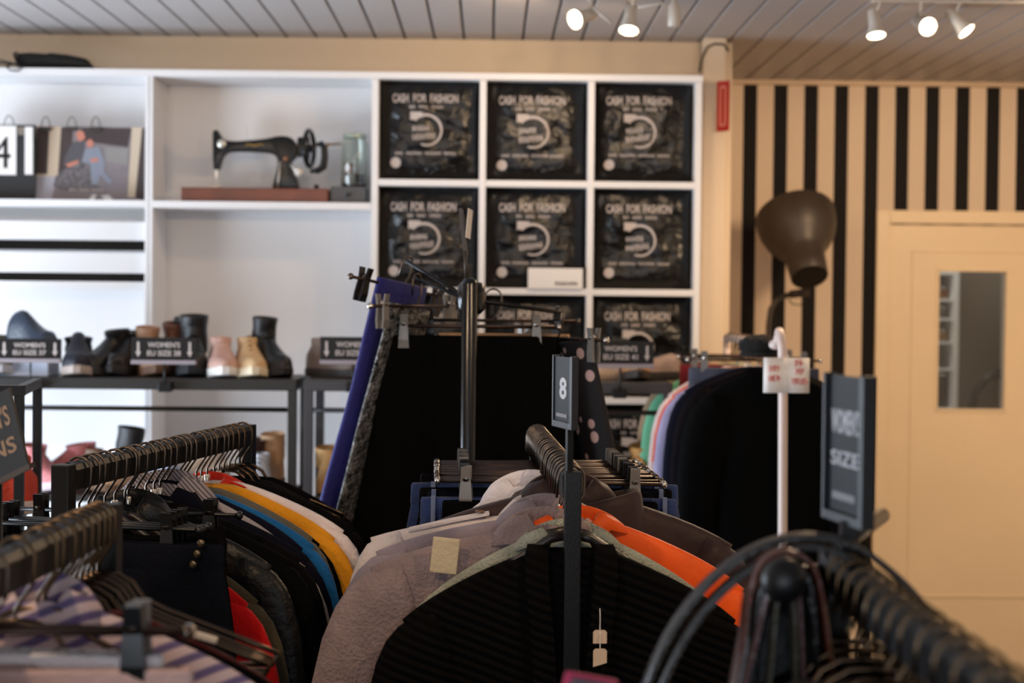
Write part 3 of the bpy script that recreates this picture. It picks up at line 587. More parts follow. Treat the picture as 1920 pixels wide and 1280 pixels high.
def ring_half(w, h, z0, y, n=12, pw=.8):
    pts = []
    for k in range(n+1):
        a = PI*k/n; c, s = math.cos(a), math.sin(a)
        pts.append(Vector((w*math.copysign(abs(c)**pw, c), y, z0+h*abs(s)**pw)))
    return pts+[Vector((-w*.6, y, z0)), Vector((w*.6, y, z0))]
SHOEGROUP = {}
def shoe(label, px, d, z, kind, col, sole, L=.25, W=.088, shaft=0, rot=0, group='shoes on the racks', lace=None, cat='shoe', rough=.5, py=None, pat=None):
    p = P(px, 700, d)
    t = thing('boot' if shaft else 'shoe', label, 'boot' if shaft else cat, (p.x, d, z), math.radians(rot), group)
    mt = pat or mat('shoe_%d_%d_%d_%d' % (*col, int(rough*10)), col, rough, bump=.25, bscale=150, var=.15, vscale=25)
    ms = mat('sole_%d_%d_%d' % sole, sole, .6)
    hs = .022 if kind != 'heel' else .012
    ws = [.50, .72, .76, .70, .72, .88, 1.0, .98, .80, .42]; hts = {'sneaker': [.055, .085, .095, .098, .090, .072, .056, .046, .038, .022], 'boot': [.06, .095, .11, .112, .098, .078, .062, .052, .044, .025]}.get(kind, [.05, .06, .06, .055, .05, .045, .04, .036, .03, .018])
    def rs(v, n=24):
        o = []
        for i in range(n):
            f = i/(n-1)*(len(v)-1); k = min(int(f), len(v)-2); q_ = f-k
            v0, v1, v2, v3 = v[max(0, k-1)], v[k], v[k+1], v[min(len(v)-1, k+2)]
            o.append(.5*(2*v1+(v2-v0)*q_+(2*v0-5*v1+4*v2-v3)*q_*q_+(3*v1-v0-3*v2+v3)*q_**3))
        return o
    ws = rs(ws[:-1]+[.50]); ws[-1] = .22; ws[-2] = .40; ws[-3] = .56; ws[0] = .3; ws[1] = .48; hts = rs(hts)
    N = len(ws); r1 = []; r2 = []; TOE = lambda i: .010*max(0, i/(N-1)*9-7)/2
    for i in range(N):
        y = L*(.46-.96*i/(N-1)); w = W/2*ws[i]
        toe = TOE(i)
        r1.append(ring_half(w, hts[i], hs+toe, y)); 
    m = MB(); m.loft(r1); 
    if shaft:
        rr = []
        for k in range(9):
            f = k/8; z_ = hs+.05+(shaft-hs-.05)*f; a = W*.42*(1+.05*f); b = L*.20*(1+.04*f-.06*math.sin(PI*f)); cy = L*.26+.01*math.sin(5*f)
            rr.append([Vector((a*math.cos(q_)+.002*math.sin(3*q_+k), cy+b*math.sin(q_)-.02*(1-f)**2, z_+(.006*math.sin(q_) if k == 8 else 0))) for q_ in [2*PI*j/16 for j in range(16)]])
        rr.append([c_+(Vector((0, L*.26, shaft))-c_)*.12-Vector((0, 0, .004)) for c_ in rr[-1]]); rr.append([c_-Vector((0, 0, .05)) for c_ in rr[-1]])
        m.loft(rr)
    m.build('upper', mt, t, True, sharp=60)
    so = []
    for zz, ex in ((0, .94), (.004, 1.02), (hs, 1.04), (hs+.006, 1.0)):
        ring = []
        for i in range(N): ring.append(Vector((W/2*ws[i]*ex, L*(.46-.96*i/(N-1))*ex, zz+TOE(i))))
        for i in range(N-1, -1, -1): ring.append(Vector((-W/2*ws[i]*ex, L*(.46-.96*i/(N-1))*ex, zz+TOE(i))))
        so.append(ring)
    m = MB(); m.loft(so); m.build('sole', ms, t, True, sharp=40)
    if not shaft and kind == 'sneaker':
        m = MB(); m.loft([[Vector((a*math.cos(q_), L*.20+b*math.sin(q_), zz)) for q_ in [2*PI*j/14 for j in range(14)]] for a, b, zz in ((W*.33, L*.2, .09), (W*.36, L*.2, .118), (W*.33, L*.18, .122), (W*.27, L*.16, .112), (W*.25, L*.14, .08))]); m.build('collar', mt, t, True, sharp=60)
    if lace:
        m = MB()
        for i in range(5):
            f = .36+.07*i; y = L*(.46-.96*f*1.05); zt_ = hs+.102-.014*i; w = W*.2
            m.tube([(-w, y, zt_-.012), (0, y-.004, zt_+.004), (w, y, zt_-.012)], .003, 6)
        m.build('laces', mat('lace_%d_%d_%d' % lace, lace, .8), t, True)
    return t
BK = (18, 18, 20)
GT = 'shoes standing on top of the shoe racks'; GL = 'shoes on the lower shelves of the shoe racks'
# a pale box under the first shoe
p = P(40, 706, DK+.12)
t = thing('shoe_box', 'low white shoe box behind the leftmost size sign', 'box', (p.x, DK+.14, zk))
m = MB(); m.box2((-.095, -.07, 0), (.095, .07, .05), bev=.002); m.build('box_body', mat('shoe_box_card', (206, 212, 228), .6), t)
m = MB(); m.box2((-.099, -.074, .044), (.099, .074, .064), bev=.002); m.build('lid', mat('shoe_box_lid', (226, 230, 238), .6), t)
shoe('blue-black leather ankle shoe standing on the white shoe box', 58, DK+.14, zk+.065, 'boot', (44, 54, 70), (30, 28, 30), .2, .085, rot=62, group=GT, lace=(30, 34, 42), rough=.3)
shoe('tan shoe toe at the left edge, beside the blue-black shoe', -8, DK+.14, zk, 'sneaker', (120, 112, 90), (220, 220, 226), .25, .1, rot=20, group=GT)
shoe('navy ankle boot with pale toe, right of the leftmost size sign', 146, DK+.12, zk, 'boot', (20, 24, 40), (176, 160, 150), .22, .095, .115, rot=12, group=GT)
shoe('left black ankle boot of the pair beside the second size sign', 200, DK+.15, zk, 'boot', BK, (34, 30, 30), .22, .082, .14, rot=-28, group=GT, rough=.25)
shoe('right black ankle boot of the pair beside the second size sign', 236, DK+.17, zk, 'boot', BK, (34, 30, 30), .22, .078, .135, rot=-14, group=GT, rough=.25)
shoe('tan heeled boot behind the left half of the second size sign', 283, DK+.16, zk, 'boot', (172, 132, 104), (120, 84, 60), .2, .085, .15, rot=25, group=GT)
shoe('brown ankle boot behind the middle of the second size sign', 318, DK+.22, zk, 'boot', (112, 72, 54), (60, 40, 30), .2, .085, .165, rot=-10, group=GT)
shoe('tall black boot with dark cuff behind the second size sign', 334, DK+.26, zk, 'boot', (26, 24, 24), BK, .22, .085, .182, rot=-20, group=GT)
shoe('tall black boot at the right end of the second size sign', 362, DK+.16, zk, 'boot', BK, BK, .22, .10, .188, rot=8, group=GT, rough=.35)
shoe('dusty pink lace-up sneaker right of the second size sign', 416, DK+.13, zk, 'sneaker', (206, 164, 150), (230, 226, 220), .26, .095, rot=14, group=GT, lace=(224, 190, 176))
shoe('beige suede sneaker between the pink sneaker and tall boot', 468, DK+.13, zk, 'sneaker', (214, 178, 132), (224, 206, 176), .25, .092, rot=16, group=GT, lace=(150, 104, 66))
shoe('tall black boot standing at the right end of the long rack', 508, DK+.15, zk, 'boot', BK, (30, 24, 24), .2, .088, .183, rot=34, group=GT, rough=.3)
shoe('grey and brown shoe behind the third size sign', 632, DK+.15, zk, 'sneaker', (128, 108, 96), (60, 50, 44), .24, .09, rot=60, group=GT)
shoe('white court shoe under the rightmost size sign', 1122, DK+.15, zk-.006+.006, 'low', (226, 206, 196), (222, 196, 170), .22, .085, rot=-70, group=GT)
shoe('tan flat shoe right of the white court shoe', 1185, DK+.15, zk, 'low', (180, 130, 84), (60, 46, 36), .2, .085, rot=10, group=GT)
shoe('pale dotted flat shoe at the right end of the rack top', 1228, DK+.15, zk, 'low', (150, 128, 120), (50, 42, 40), .2, .075, rot=-60, group=GT)
PK = (196, 118, 118)
shoe('dusty pink ankle boot, leftmost on the lower shelf', 78, DK+.14, zlow, 'boot', PK, (214, 196, 204), .24, .09, .135, rot=40, group=GL)
shoe('dusty pink ankle boot beside the leftmost pink one', 122, DK+.2, zlow, 'boot', (180, 104, 104), (200, 182, 190), .24, .09, .135, rot=-52, group=GL)
shoe('small black ankle boot rising behind the near clothes rail', 272, DK+.2, zlow, 'boot', BK, BK, .22, .085, .19, rot=70, group=GL)
shoe('brown leather shoe on the lower shelf behind the hangers', 190, DK+.2, zlow, 'sneaker', (132, 106, 84), (70, 56, 44), .25, .09, rot=50, group=GL)
shoe('tan leather shoe on the lower shelf behind the hangers', 245, DK+.12, zlow-.01+.01, 'sneaker', (196, 156, 120), (110, 80, 56), .25, .09, rot=-55, group=GL)
shoe('pale blue and white sneaker on the lower shelf behind the hangers', 310, DK+.12, zlow, 'sneaker', (176, 188, 214), (236, 236, 240), .26, .092, rot=60, group=GL, lace=(240, 240, 240))
shoe('cream shoe on the lower shelf behind the hangers', 368, DK+.14, zlow, 'sneaker', (214, 190, 164), (150, 110, 80), .25, .09, rot=-50, group=GL)
shoe('tall tan boot at the right end of the lower shelf', 500, DK+.24, zlow, 'boot', (214, 172, 130), (120, 84, 56), .2, .085, .17, rot=-20, group=GL)
shoe('dark brown shoe in front of the tall tan boot', 478, DK+.2, zlow, 'boot', (70, 46, 44), (44, 32, 30), .2, .08, .155, rot=12, group=GL)
shoe('white striped sneaker at the right end of the lower shelf', 486, DK+.07, zlow, 'sneaker', (222, 226, 236), (240, 240, 244), .22, .09, rot=4, group=GL, lace=(60, 60, 66))
shoe('tan hiking boot with pale laces on the second rack', 622, DK+.14, zlow+.0, 'boot', (206, 160, 104), (206, 158, 106), .22, .10, .135, rot=10, group=GL, lace=(226, 206, 176))
shoe('ochre boot on the second rack behind the trouser clips', 1195, DK+.14, zlow, 'boot', (196, 142, 78), (70, 52, 36), .22, .095, .15, rot=-30, group=GL)
shoe('dark boot on the second rack behind the trouser clips', 1150, DK+.14, zlow, 'boot', (34, 28, 26), BK, .22, .09, .16, rot=10, group=GL)
# size signs clamped on the rack fronts
def size_sign(px0, px1, py0, py1, num, label, clampy):
    d = DK-.045; a, b = P(px0, py1, d), P(px1, py0, d); cx = (a.x+b.x)/2; w = b.x-a.x; h = b.z-a.z
    t = thing('size_sign', label, 'sign', (cx, d, a.z), 0, 'size signs on the shoe racks')
    m = MB(); m.box2((-w/2, 0, 0), (w/2, .006, h), bev=.001); m.build('board', mat('sign_black', (18, 16, 16), .4, spec=.3), t)
    m = MB(); m.box2((-w/2, -.012, -.006), (w/2, .008, .006), bev=.001); m.build('ledge', mat('sign_ledge', (150, 140, 146), .4), t)
    m = MB()
    for txt, zz, ww in (("WOMEN'S", h*.70, w*.50), ('EU SIZE '+num, h*.36, w*.52)):
        b_ = letters(txt, h*.22, ww, .02); bmesh.ops.translate(b_, vec=(0, -.0008, zz), verts=b_.verts); m.merge(b_)
    m.build('lettering', printw, t)
    for sx in (-1, 1):
        m = MB(); x_ = sx*w*.40; ar = [(-.0035, .82), (.0035, .82), (.0035, .42), (.0085, .42), (0, .2), (-.0085, .42), (-.0035, .42)]
        bb = bmesh.new(); bb.faces.new([bb.verts.new((x_+u, -.0009, v*h)) for u, v in ar]); m.merge(bb); m.build('arrow', printw, t)
    zc = P((px0+px1)/2, clampy, d).z-a.z
    m = MB(); m.tube([(0, .010, h*.1), (0, .010, zc)], .003, 6); m.build('rod', blacksteel, t, True)
    m = MB(); m.box2((-.02, .008, zc-.018), (.02, .05-.001+.0, zc+.012), bev=.003); m.build('clamp', blacksteel, t)
size_sign(-4, 115, 635, 675, '37', "black size sign reading WOMEN'S EU SIZE 37, leftmost", 722)
size_sign(247, 368, 633, 678, '38', "black size sign reading WOMEN'S EU SIZE 38", 724)
size_sign(600, 722, 632, 678, '39', "black size sign reading WOMEN'S EU SIZE 39, partly behind blue trousers", 724)
size_sign(1102, 1226, 640, 685, '41', "black size sign reading WOMEN'S EU SIZE 41, before the cubes", 736)

# ------------------------------------------------------------------ hangers, clothes
RT = .014     # rail half width
def hook_path(drop):
    pts = [Vector((-.021, 0, -.044))]
    for k in range(9):
        a = PI-PI*k/8; pts.append(Vector((.0195*math.cos(a), 0, -.016+.0195*math.sin(a))))
    pts += [Vector((.0185, 0, -.04)), Vector((.006, 0, -.058)), Vector((0, 0, -.068)), Vector((0, 0, -drop))]
    return pts
PROTO = {}
def proto_hanger(kind):
    name = {'wood': 'shirt_hanger', 'wire': 'wire_hanger', 'clip': 'clip_hanger', 'longclip': 'clip_hanger', 'darkclip': 'clip_hanger'}[kind]
    t = thing(name, 'hanger', 'hanger')
    metal = bronze if kind == 'wire' else chrome
    nk = {'wood': .092, 'wire': .085, 'clip': .066, 'longclip': .100, 'darkclip': .066}[kind]
    m = MB(); m.tube(hook_path(nk), .0021, 8); m.build('hook', metal if kind == 'wire' else hookm, t, True)
    if kind == 'wood':
        m = MB()
        for s in (-1, 1):
            m.tube([(0, 0, -.098), (s*.03, 0, -.104), (s*.07, 0, -.130), (s*.11, 0, -.158), (s*.15, 0, -.190), (s*.17, 0, -.208)], [.007, .007, .007, .007, .007, .005], 8, flat=.6)
        m.build('shoulder_bar', hangw, t, True)
        m = MB(); m.lathe([(.005, -.078), (.006, -.08), (.006, -.094), (.004, -.096)], 10); m.build('ferrule', chrome, t, True, sharp=40)
    elif kind == 'wire':
        m = MB()
        pts = [(-.21, 0, -.172), (-.17, 0, -.156), (-.08, 0, -.122), (-.052, 0, -.108), (-.040, 0, -.090), (-.024, 0, -.081), (0, 0, -.079), (.024, 0, -.081), (.040, 0, -.090), (.052, 0, -.108), (.08, 0, -.122), (.17, 0, -.156), (.21, 0, -.172), (.205, 0, -.185), (0, 0, -.186), (-.205, 0, -.185), (-.21, 0, -.172)]
        m.tube(pts, .0033, 8); m.build('shoulder_bar', mat('dark_bronze_wire', (92, 74, 58), .25, 1), t, True)
    else:
        z = -nk-.002
        m = MB(); m.tube([(-.19, 0, z), (.19, 0, z)], .0035, 8); m.build('bar', mat('dark_bar', (74, 60, 54), .35, 1) if kind != 'longclip' else plastic, t, True)
        for s in (-1, 1):
            cm = plastic if kind != 'clip' else clearp
            m = MB(); x = s*.145
            m.loft([[Vector((x+sx*w_, yy, z+zz)) for sx, yy in ((-1, -.010-o), (1, -.010-o), (1, -.005-o), (-1, -.005-o))] for w_, zz, o in ((.008, .026, .004), (.009, .0, 0), (.011, -.030, .001), (.012, -.048, -.001))])
            m.loft([[Vector((x+sx*w_, yy, z+zz)) for sx, yy in ((-1, .010+o), (1, .010+o), (1, .005+o), (-1, .005+o))] for w_, zz, o in ((.008, .026, .004), (.009, .0, 0), (.011, -.030, .001), (.012, -.048, -.001))])
            c = m.build('clip', cm, t)
            m = MB(); m.tube([(x, -.011, z+.006), (x, .011, z+.006)], .006, 10); m.build('spring', chrome if kind == 'clip' else hookm, c, True)
            m = MB(); m.lathe([(.006, 0), (.0072, .003), (.0072, .006), (.004, .009)], 12, Matrix.Translation((s*.19, 0, z)) @ Matrix.Rotation(s*PI/2, 4, 'Y')); m.build('end_cap', chrome if kind == 'clip' else hookm if kind == 'darkclip' else plastic, t, True)
    PROTO[kind] = t; t['used'] = 0
    return t
def hang(kind, loc, rz, label, group):
    """place a hanger: the first of its kind itself, then copies"""
    if kind not in PROTO: proto_hanger(kind)
    t = PROTO[kind]
    if not t['used']:
        t['used'] = 1; t.matrix_basis = Matrix.Translation(loc) @ Matrix.Rotation(rz, 4, 'Z'); t['label'] = label; t['group'] = group; return t
    c = dup(t, loc, rz, label, group)
    return c
def fold(x, z, v, sd, amp):
    return amp*v*(math.sin(x*34+sd*1.7+2.2*math.sin(z*5+sd))+.6*math.sin(x*61+sd*3.1+z*7))
def top_rings(hw, zn, drop, length, th, flare, sd, neck, amp, N=44, sag=1.15):
    R = []
    def ring(w, ty, z, v, cx=0):
        out = []
        for k in range(N):
            a = 2*PI*k/N; c, s = math.cos(a), math.sin(a)
            x = w*math.copysign(abs(c)**.75, c); y = ty*math.copysign(abs(s)**.8, s)
            y += fold(x, z, v, sd, amp)+.25*amp*v*math.sin(x*90+sd)*s
            out.append(Vector((x+cx, y, z-.012*(abs(x)/max(w, .01))**4*v)))
        return out
    R.append(ring(neck*.8, th*.30, zn-.05, .1)); R.append(ring(neck*.92, th*.42, zn-.004, .1))
    for i in range(10):
        s = i/9; R.append(ring(neck+(hw-neck)*s, th*(.42+.5*s**.6), zn-drop*(.86*s**sag+.14*s**5), .15+.25*s))
    zs = zn-drop
    for j in range(1, 15):
        f = j/14; w = hw-.012-.030*min(1, f*7)+flare*f
        R.append(ring(w, th*(.92+.35*f), zs-.02-(length+zs-.02)*f, .4+.8*f))
    return R, zs
def sleeve_rings(hw, zs, th, length, s, sd, amp, r0=.075, out=.05, r1=.045):
    """rings spanned between an outer line that rounds off the shoulder and an inner line that starts in the armpit"""
    O = [(-.045, .012), (-.018, -.001), (.006, -.016), (.024, -.038), (.038, -.070), (.05, -.12), (.058, -.20), (.062, -.30), (.062, -.42), (.058, -.58)]
    I = [(-.075, -.05), (-.085, -.08), (-.085, -.11), (-.085, -.135), (-.082, -.155), (-.075, -.18), (-.060, -.24), (-.048, -.33), (-.040, -.45), (-.034, -.60)]
    k_ = out/.05; rings = []
    for i, ((ox, oz), (ix, iz)) in enumerate(zip(O, I)):
        if -oz > length: break
        o = Vector((s*(hw+ox*(k_ if ox > 0 else 1)), 0, zs+oz)); n = Vector((s*(hw+ix), 0, zs+iz)); c = (o+n)/2; e = (o-n)/2
        ty = th*(1.04 if i < 3 else 1.12)
        rings.append([c+e*math.copysign(abs(math.cos(a))**.85, math.cos(a))+Vector((0, 1, 0))*(ty*math.copysign(abs(math.sin(a))**.8, math.sin(a))+amp*.8*(-oz/.3)*math.sin(c.z*45+a*3+sd)) for a in [2*PI*k/22 for k in range(22)]])
    return rings
def top(label, mt, loc, rz, roll=0, shift=0, name='t_shirt', cat='clothes', group=None, hw=.225, zn=-.102, drop=.085, length=.68, th=.016, flare=.01, sleeve='short', neck=.065, amp=.004, sd=None, collar=None, collar_m=None, extra=None, sleeve_m=None, out=.05):
    sd = sd if sd is not None else rnd.uniform(0, 50)
    t = thing(name, label, cat, loc, rz, group)
    if roll or shift: t.matrix_basis = t.matrix_basis @ Matrix.Rotation(math.radians(roll), 4, 'Y') @ Matrix.Translation((shift, 0, 0))
    R, zs = top_rings(hw, zn, drop, length, th, flare, sd, neck, amp)
    m = MB(); m.loft(R, False, False); m.build('body', mt, t, True)
    if sleeve:
        L = {'short': .2, 'long': .58, 'cap': .12}[sleeve]
        for s in (-1, 1):
            m = MB(); m.loft(sleeve_rings(hw, zs, th, L, s, sd+s, amp, out=out), True, True); m.build('sleeve', sleeve_m or mt, t, True)
    if collar:
        hgt, wide = collar; rings = []
        for r_, z_ in ((.92, -.012), (.86, hgt*.45), (.9, hgt*.8), (1.0, hgt*.82), (1.12+wide*.3, hgt*.3), (1.22+wide*.7, -hgt*.5), (1.18+wide*.7, -hgt*.55), (1.08, -.008)):
            rings.append([Vector((neck*r_*math.cos(a), (th*.9+.02*(r_-.6))*math.sin(a), zn+z_-.010*math.cos(2*a)-(.02 if math.sin(a) < -.8 else 0))) for a in [2*PI*k/28 for k in range(28)]])
        m = MB(); m.loft(rings, False, False); m.build('collar', collar_m or mt, t, True)
    if extra: extra(t, zs, th)
    return t
def bottoms(label, mt, loc, rz, name='trousers', cat='clothes', group=None, hw=.185, z0=-.112, length=.98, th=.013, kind='trousers', flare=0, sd=None, amp=.004, band_m=None, extra=None):
    sd = sd if sd is not None else rnd.uniform(0, 50)
    t = thing(name, label, cat, loc, rz, group); N = 40
    def ring(w, ty, z, v, cx=0, n=N):
        o = []
        for k in range(n):
            a = 2*PI*k/n; c, s = math.cos(a), math.sin(a); x = w*math.copysign(abs(c)**.6, c)
            o.append(Vector((x+cx, ty*math.copysign(abs(s)**.7, s)+fold(x+cx, z, v, sd, amp), z)))
        return o
    m = MB(); m.loft([ring(hw*.97, th*.6, z0-.012, .2), ring(hw*.99, th*.9, z0, .2), ring(hw, th, z0-.004, .2), ring(hw*1.005, th, z0-.036, .2), ring(hw*1.0, th*.9, z0-.04, .2)], False, False); m.build('waistband', band_m or mt, t, True)
    if kind == 'skirt':
        R = [ring((hw+flare*f)*1.0, th*(1+flare*6*f), z0-.036-(length-.036)*f, .2+1.6*f) for f in [i/16 for i in range(17)]]
        m = MB(); m.loft(R, False, False); m.build('skirt', mt, t, True)
    else:
        zc = z0-.27
        R = [ring(hw*(1+.10*math.sin(PI*f*.6)), th*(1+.3*f), z0-.038-(.24)*f, .2+.5*f) for f in [i/6 for i in range(7)]]
        m = MB(); m.loft(R, False, False); m.build('seat', mt, t, True)
        for s in (-1, 1):
            wl = hw*.53
            R = [ring(wl*(1-.25*f)+flare*f*.5, th*(1.25+.2*f), z0-.25-(length-.25)*f, .6+.4*f, s*(hw*.50+flare*f*.5), 24) for f in [i/10 for i in range(11)]]
            m = MB(); m.loft(R, False, False); m.build('leg', mt, t, True)
    if extra: extra(t, z0, th)
    return t
def seam_extra(t, z0, th):
    for s in (-1, -.45, .45, 1):
        m = MB(); m.box2((s*.20-.004, -th-.004, z0-.045), (s*.20+.004, -th+.002, z0+.004), bev=.001)
        m.build('belt_loop', mat('pale_thread', (104, 116, 150), .8), t)
def studs(n, col):
    def f(t, z0, th):
        for i in range(n):
            m = MB(); m.lathe([(.0062, 0), (.0055, .002), (.002, .0026)], 14, Matrix.Translation((.205-.006*i, -th-.0035, z0+.004-.016*i)) @ Matrix.Rotation(PI/2, 4, 'X')); m.build('button', mat('worn_brass', col, .3, 1), t, True)
    return f

def rack(label, p0, p1, group, post_m=blacksteel, posts=(1, 1), rail_h=.042, over=.0, pw=.028):
    z = (p0.z+p1.z)/2; a = Vector((p0.x, p0.y, 0)); b = Vector((p1.x, p1.y, 0)); L = (b-a).length; ang = math.atan2(-(b.x-a.x), (b.y-a.y))
    t = thing('clothing_rack', label, 'clothes rack', (a.x, a.y, 0), ang, group)
    prof = [(-.013, -rail_h), (.013, -rail_h), (.0145, -.012), (.010, -.004), (0, 0), (-.010, -.004), (-.0145, -.012)]
    m = MB(); m.loft([[Vector((x, y, z+zz)) for x, zz in prof] for y in (.0, L)]); m.build('rail', post_m, t)
    for k, y in ((0, -pw), (1, L)):
        if posts[k]:
            m = MB(); m.box2((-pw/2, y, 0), (pw/2, y+pw, z-.002), bev=.002); m.build('post', post_m, t)
            m = MB(); m.box2((-.28, y-.005, 0), (.28, y+pw+.005, .03), bev=.004); m.build('foot', post_m, t)
    def at(f, jit=0): 
        q_ = a.lerp(b, f); return Vector((q_.x, q_.y, z+.0005)), ang+jit
    return t, at
F = fabric
blackf = F('black', (6, 6, 6), sheen=.0); blackf2 = F('soft_black', (10, 9, 10), sheen=.02); navy = F('navy', (14, 15, 26), sheen=.03); denim = F('denim', (48, 64, 110), var=.3); darkdenim = F('dark_denim', (15, 17, 25), var=.3, sheen=.03)
leather = mat('black_leather', (8, 7, 7), .42, bump=.3, bscale=60, spec=.3)
wg, = ('clothes on the left rail',)

# ---- left rail
rL, atL = rack('black clothes rack in the middle left, filled with dark clothes', P(127, 868, 2.49), P(460, 793, 3.28), 'black clothes racks')
LEFT = [
 ('longclip', 'b', 'navy denim trousers with worn brass buttons', darkdenim, dict(extra=studs(3, (120, 104, 80)))),
 ('longclip', 'b', 'black trousers', blackf, {}),
 ('longclip', 'b', 'soft black trousers', blackf2, {}),
 ('wood', 't', 'bright red sweatshirt', F('red', (196, 10, 14)), dict(hw=.235, drop=.09, sleeve='long', zn=-.135, name='sweatshirt')),
 ('wood', 't', 'olive brown jersey top', F('olive', (70, 62, 44)), dict(hw=.238, drop=.09, sleeve='long', zn=-.137)),
 ('longclip', 'b', 'black jeans', blackf2, dict(name='jeans')),
 ('wood', 't', 'black leather jacket', leather, dict(hw=.25, drop=.075, sleeve='long', th=.02, name='jacket', collar=(.03, .25))),
 ('wood', 't', 'black padded jacket', blackf, dict(hw=.27, zn=-.098, drop=.08, sleeve='long', th=.018, name='jacket')),
 ('wood', 't', 'black hooded sweatshirt', blackf2, dict(hw=.275, zn=-.096, drop=.08, sleeve='long', name='sweatshirt')),
 ('wood', 't', 'cream knit top', F('cream_knit', (190, 172, 150)), dict(hw=.268, sleeve='long', zn=-.110, drop=.085)),
 ('wood', 't', 'dark navy shirt', navy, dict(hw=.268, sleeve='long', collar=(.028, .2), name='shirt', zn=-.10)),
 ('wood', 't', 'grey shirt with dotted collar', F('grey_dots', (150, 142, 146)), dict(hw=.22, collar=(.036, .6), collar_m=None, name='shirt', zn=-.09)),
 ('wood', 't', 'navy top', F('navy_tape', (17, 18, 32)), dict(hw=.235, name='t_shirt', zn=-.095)),
 ('wood', 't', 'blue T-shirt', F('blue', (20, 92, 150)), dict(hw=.245, drop=.085, zn=-.096)),
 ('wood', 't', 'grey olive T-shirt', F('grey_olive', (92, 88, 78)), dict(hw=.235, drop=.08, zn=-.09)),
 ('wood', 't', 'black T-shirt', blackf, dict(hw=.235)),
 ('wood', 't', 'mustard yellow T-shirt', F('mustard', (226, 150, 28)), dict(hw=.255, drop=.088, zn=-.092)),
 ('wood', 't', 'white T-shirt with red trim', F('white_tee', (226, 214, 214)), dict(hw=.262, drop=.08, zn=-.09, collar=(.006, .1), collar_m=F('red_trim', (206, 44, 26)))),
 ('wood', 't', 'black sweater', blackf2, dict(hw=.27, drop=.085, sleeve='long', zn=-.088)),
 ('wood', 't', 'black blouse', blackf, dict(hw=.25, sleeve='long')),
 ('wire', 't', 'charcoal T-shirt', F('charcoal', (18, 17, 18), sheen=.02), {}),
 ('wire', 't', 'black vest', blackf, dict(sleeve=None, hw=.19)),
 ('wire', 't', 'dark grey T-shirt', F('dark_grey', (24, 23, 24), sheen=.02), {}),
 ('wire', 't', 'black cardigan', blackf2, dict(sleeve='long')),
]
def fill(rows, at, f0, f1, rail, group, fr=None, jit=3):
    n = len(rows)
    for i, (hk, kd, lab, mt, kw) in enumerate(rows):
        f = fr[i] if fr else f0+(f1-f0)*(i+rnd.uniform(-.38, .38)*(0 < i < n-1))/(n-1)
        loc, ang = at(f, math.radians(rnd.uniform(-jit, jit)))
        o_ = ORD[i]
        hang(hk, loc, ang+math.radians(rnd.uniform(-5, 5)), '%s hanger on the %s from its near end, under %s' % (o_, rail, lab.split(' with')[0]), 'hangers on the '+rail)
        if kd: 
            kw = dict(kw); fn = top if kd == 't' else bottoms
            nm = kw.pop('name', None) or ('t_shirt' if kd == 't' else 'trousers')
            fn('%s, %s from the near end of the %s' % (lab, o_, rail), mt, loc, ang, name=nm, group=group, **kw)
rows = []
for r_ in LEFT:
    kw = dict(r_[4])
    if r_[1] == 'b': kw.setdefault('z0', -.122); kw.setdefault('hw', .235-.012*LEFT.index(r_))
    if r_[2].startswith('grey shirt'): kw['collar_m'] = bands('dotted_cloth', (150, 140, 144), (84, 78, 84), (.7, .2, .7), .006, .6, .9)
    rows.append((*r_[:4], kw))
fill(rows, atL, .05, .98, 'left rail', 'clothes on the left rail')

# ---- middle rail
pM0, pM1 = P(1073, 882, 2.40), P(1006, 797, 3.22)
rM, atM = rack('black clothes rack in the centre with coats, orange jacket and jeans', pM0, pM1, 'black clothes racks', pw=.024)
ribs = bands('black_rib_knit', (17, 15, 15), (11, 10, 10), (.35, 0, .93), .013, .5, .95, bump=.7, soft=.3)
fluff = F('sage_fluff', (170, 172, 154), rough=1, var=.2, bump=1, bscale=220, sheen=.6)
wool = F('mauve_wool', (142, 124, 124), rough=1, var=.22, bump=.6, bscale=170, vscale=20)
greyw = F('light_grey_wool', (212, 200, 198), rough=1, var=.08)
lav = F('lavender_grey', (138, 128, 138), var=.14)
orange = F('orange_nylon', (244, 92, 20), rough=.5, bump=.5, bscale=18)
puff = F('brown_puffer', (50, 34, 33), rough=.55, bump=.6, bscale=14)
def patch(t, zs, th):
    m = MB(); m.box2((-.175, -th-.012, zs+.005), (-.135, -th-.006, zs+.058), bev=.002); m.bm.transform(Matrix.Rotation(0, 4, 'Z')); m.build('cream_patch', F('cream_patch', (206, 188, 156)), t)
def front_bands(t, zs, th):
    for s in (-1, 1):
        path = [Vector((s*.046, -.002, -.112)), Vector((s*.050, -th*.75, -.122)), Vector((s*.050, -th-.004, -.16)), Vector((s*.042, -th-.010, -.24)), Vector((s*.034, -th-.012, -.36)), Vector((s*.034, -th-.014, -.55)), Vector((s*.034, -th-.014, -.70))]
        m = MB(); m.loft([[p+Vector((dx, dy, 0)) for dx, dy in ((-.017, .004), (-.017, -.002), (-.008, -.006), (.008, -.006), (.017, -.002), (.017, .004))] for p in path]); m.build('front_band', ribs, t, True, sharp=60)
def epaulet(t, zs, th):
    for s in (-1, 1):
        m = MB(); m.loft([[Vector((s*x, y, z)) for y, z in ((-.016, zz), (.016, zz), (.016, zz+.004), (-.016, zz+.004))] for x, zz in ((.10, zs+.052), (.16, zs+.034), (.225, zs+.012))]); m.build('epaulet', greyw, t)
        m = MB(); m.lathe([(.008, 0), (.007, .003)], 12, Matrix.Translation((s*.115, 0, zs+.054))); m.build('button', mat('horn_button', (110, 78, 50), .3), t, True)
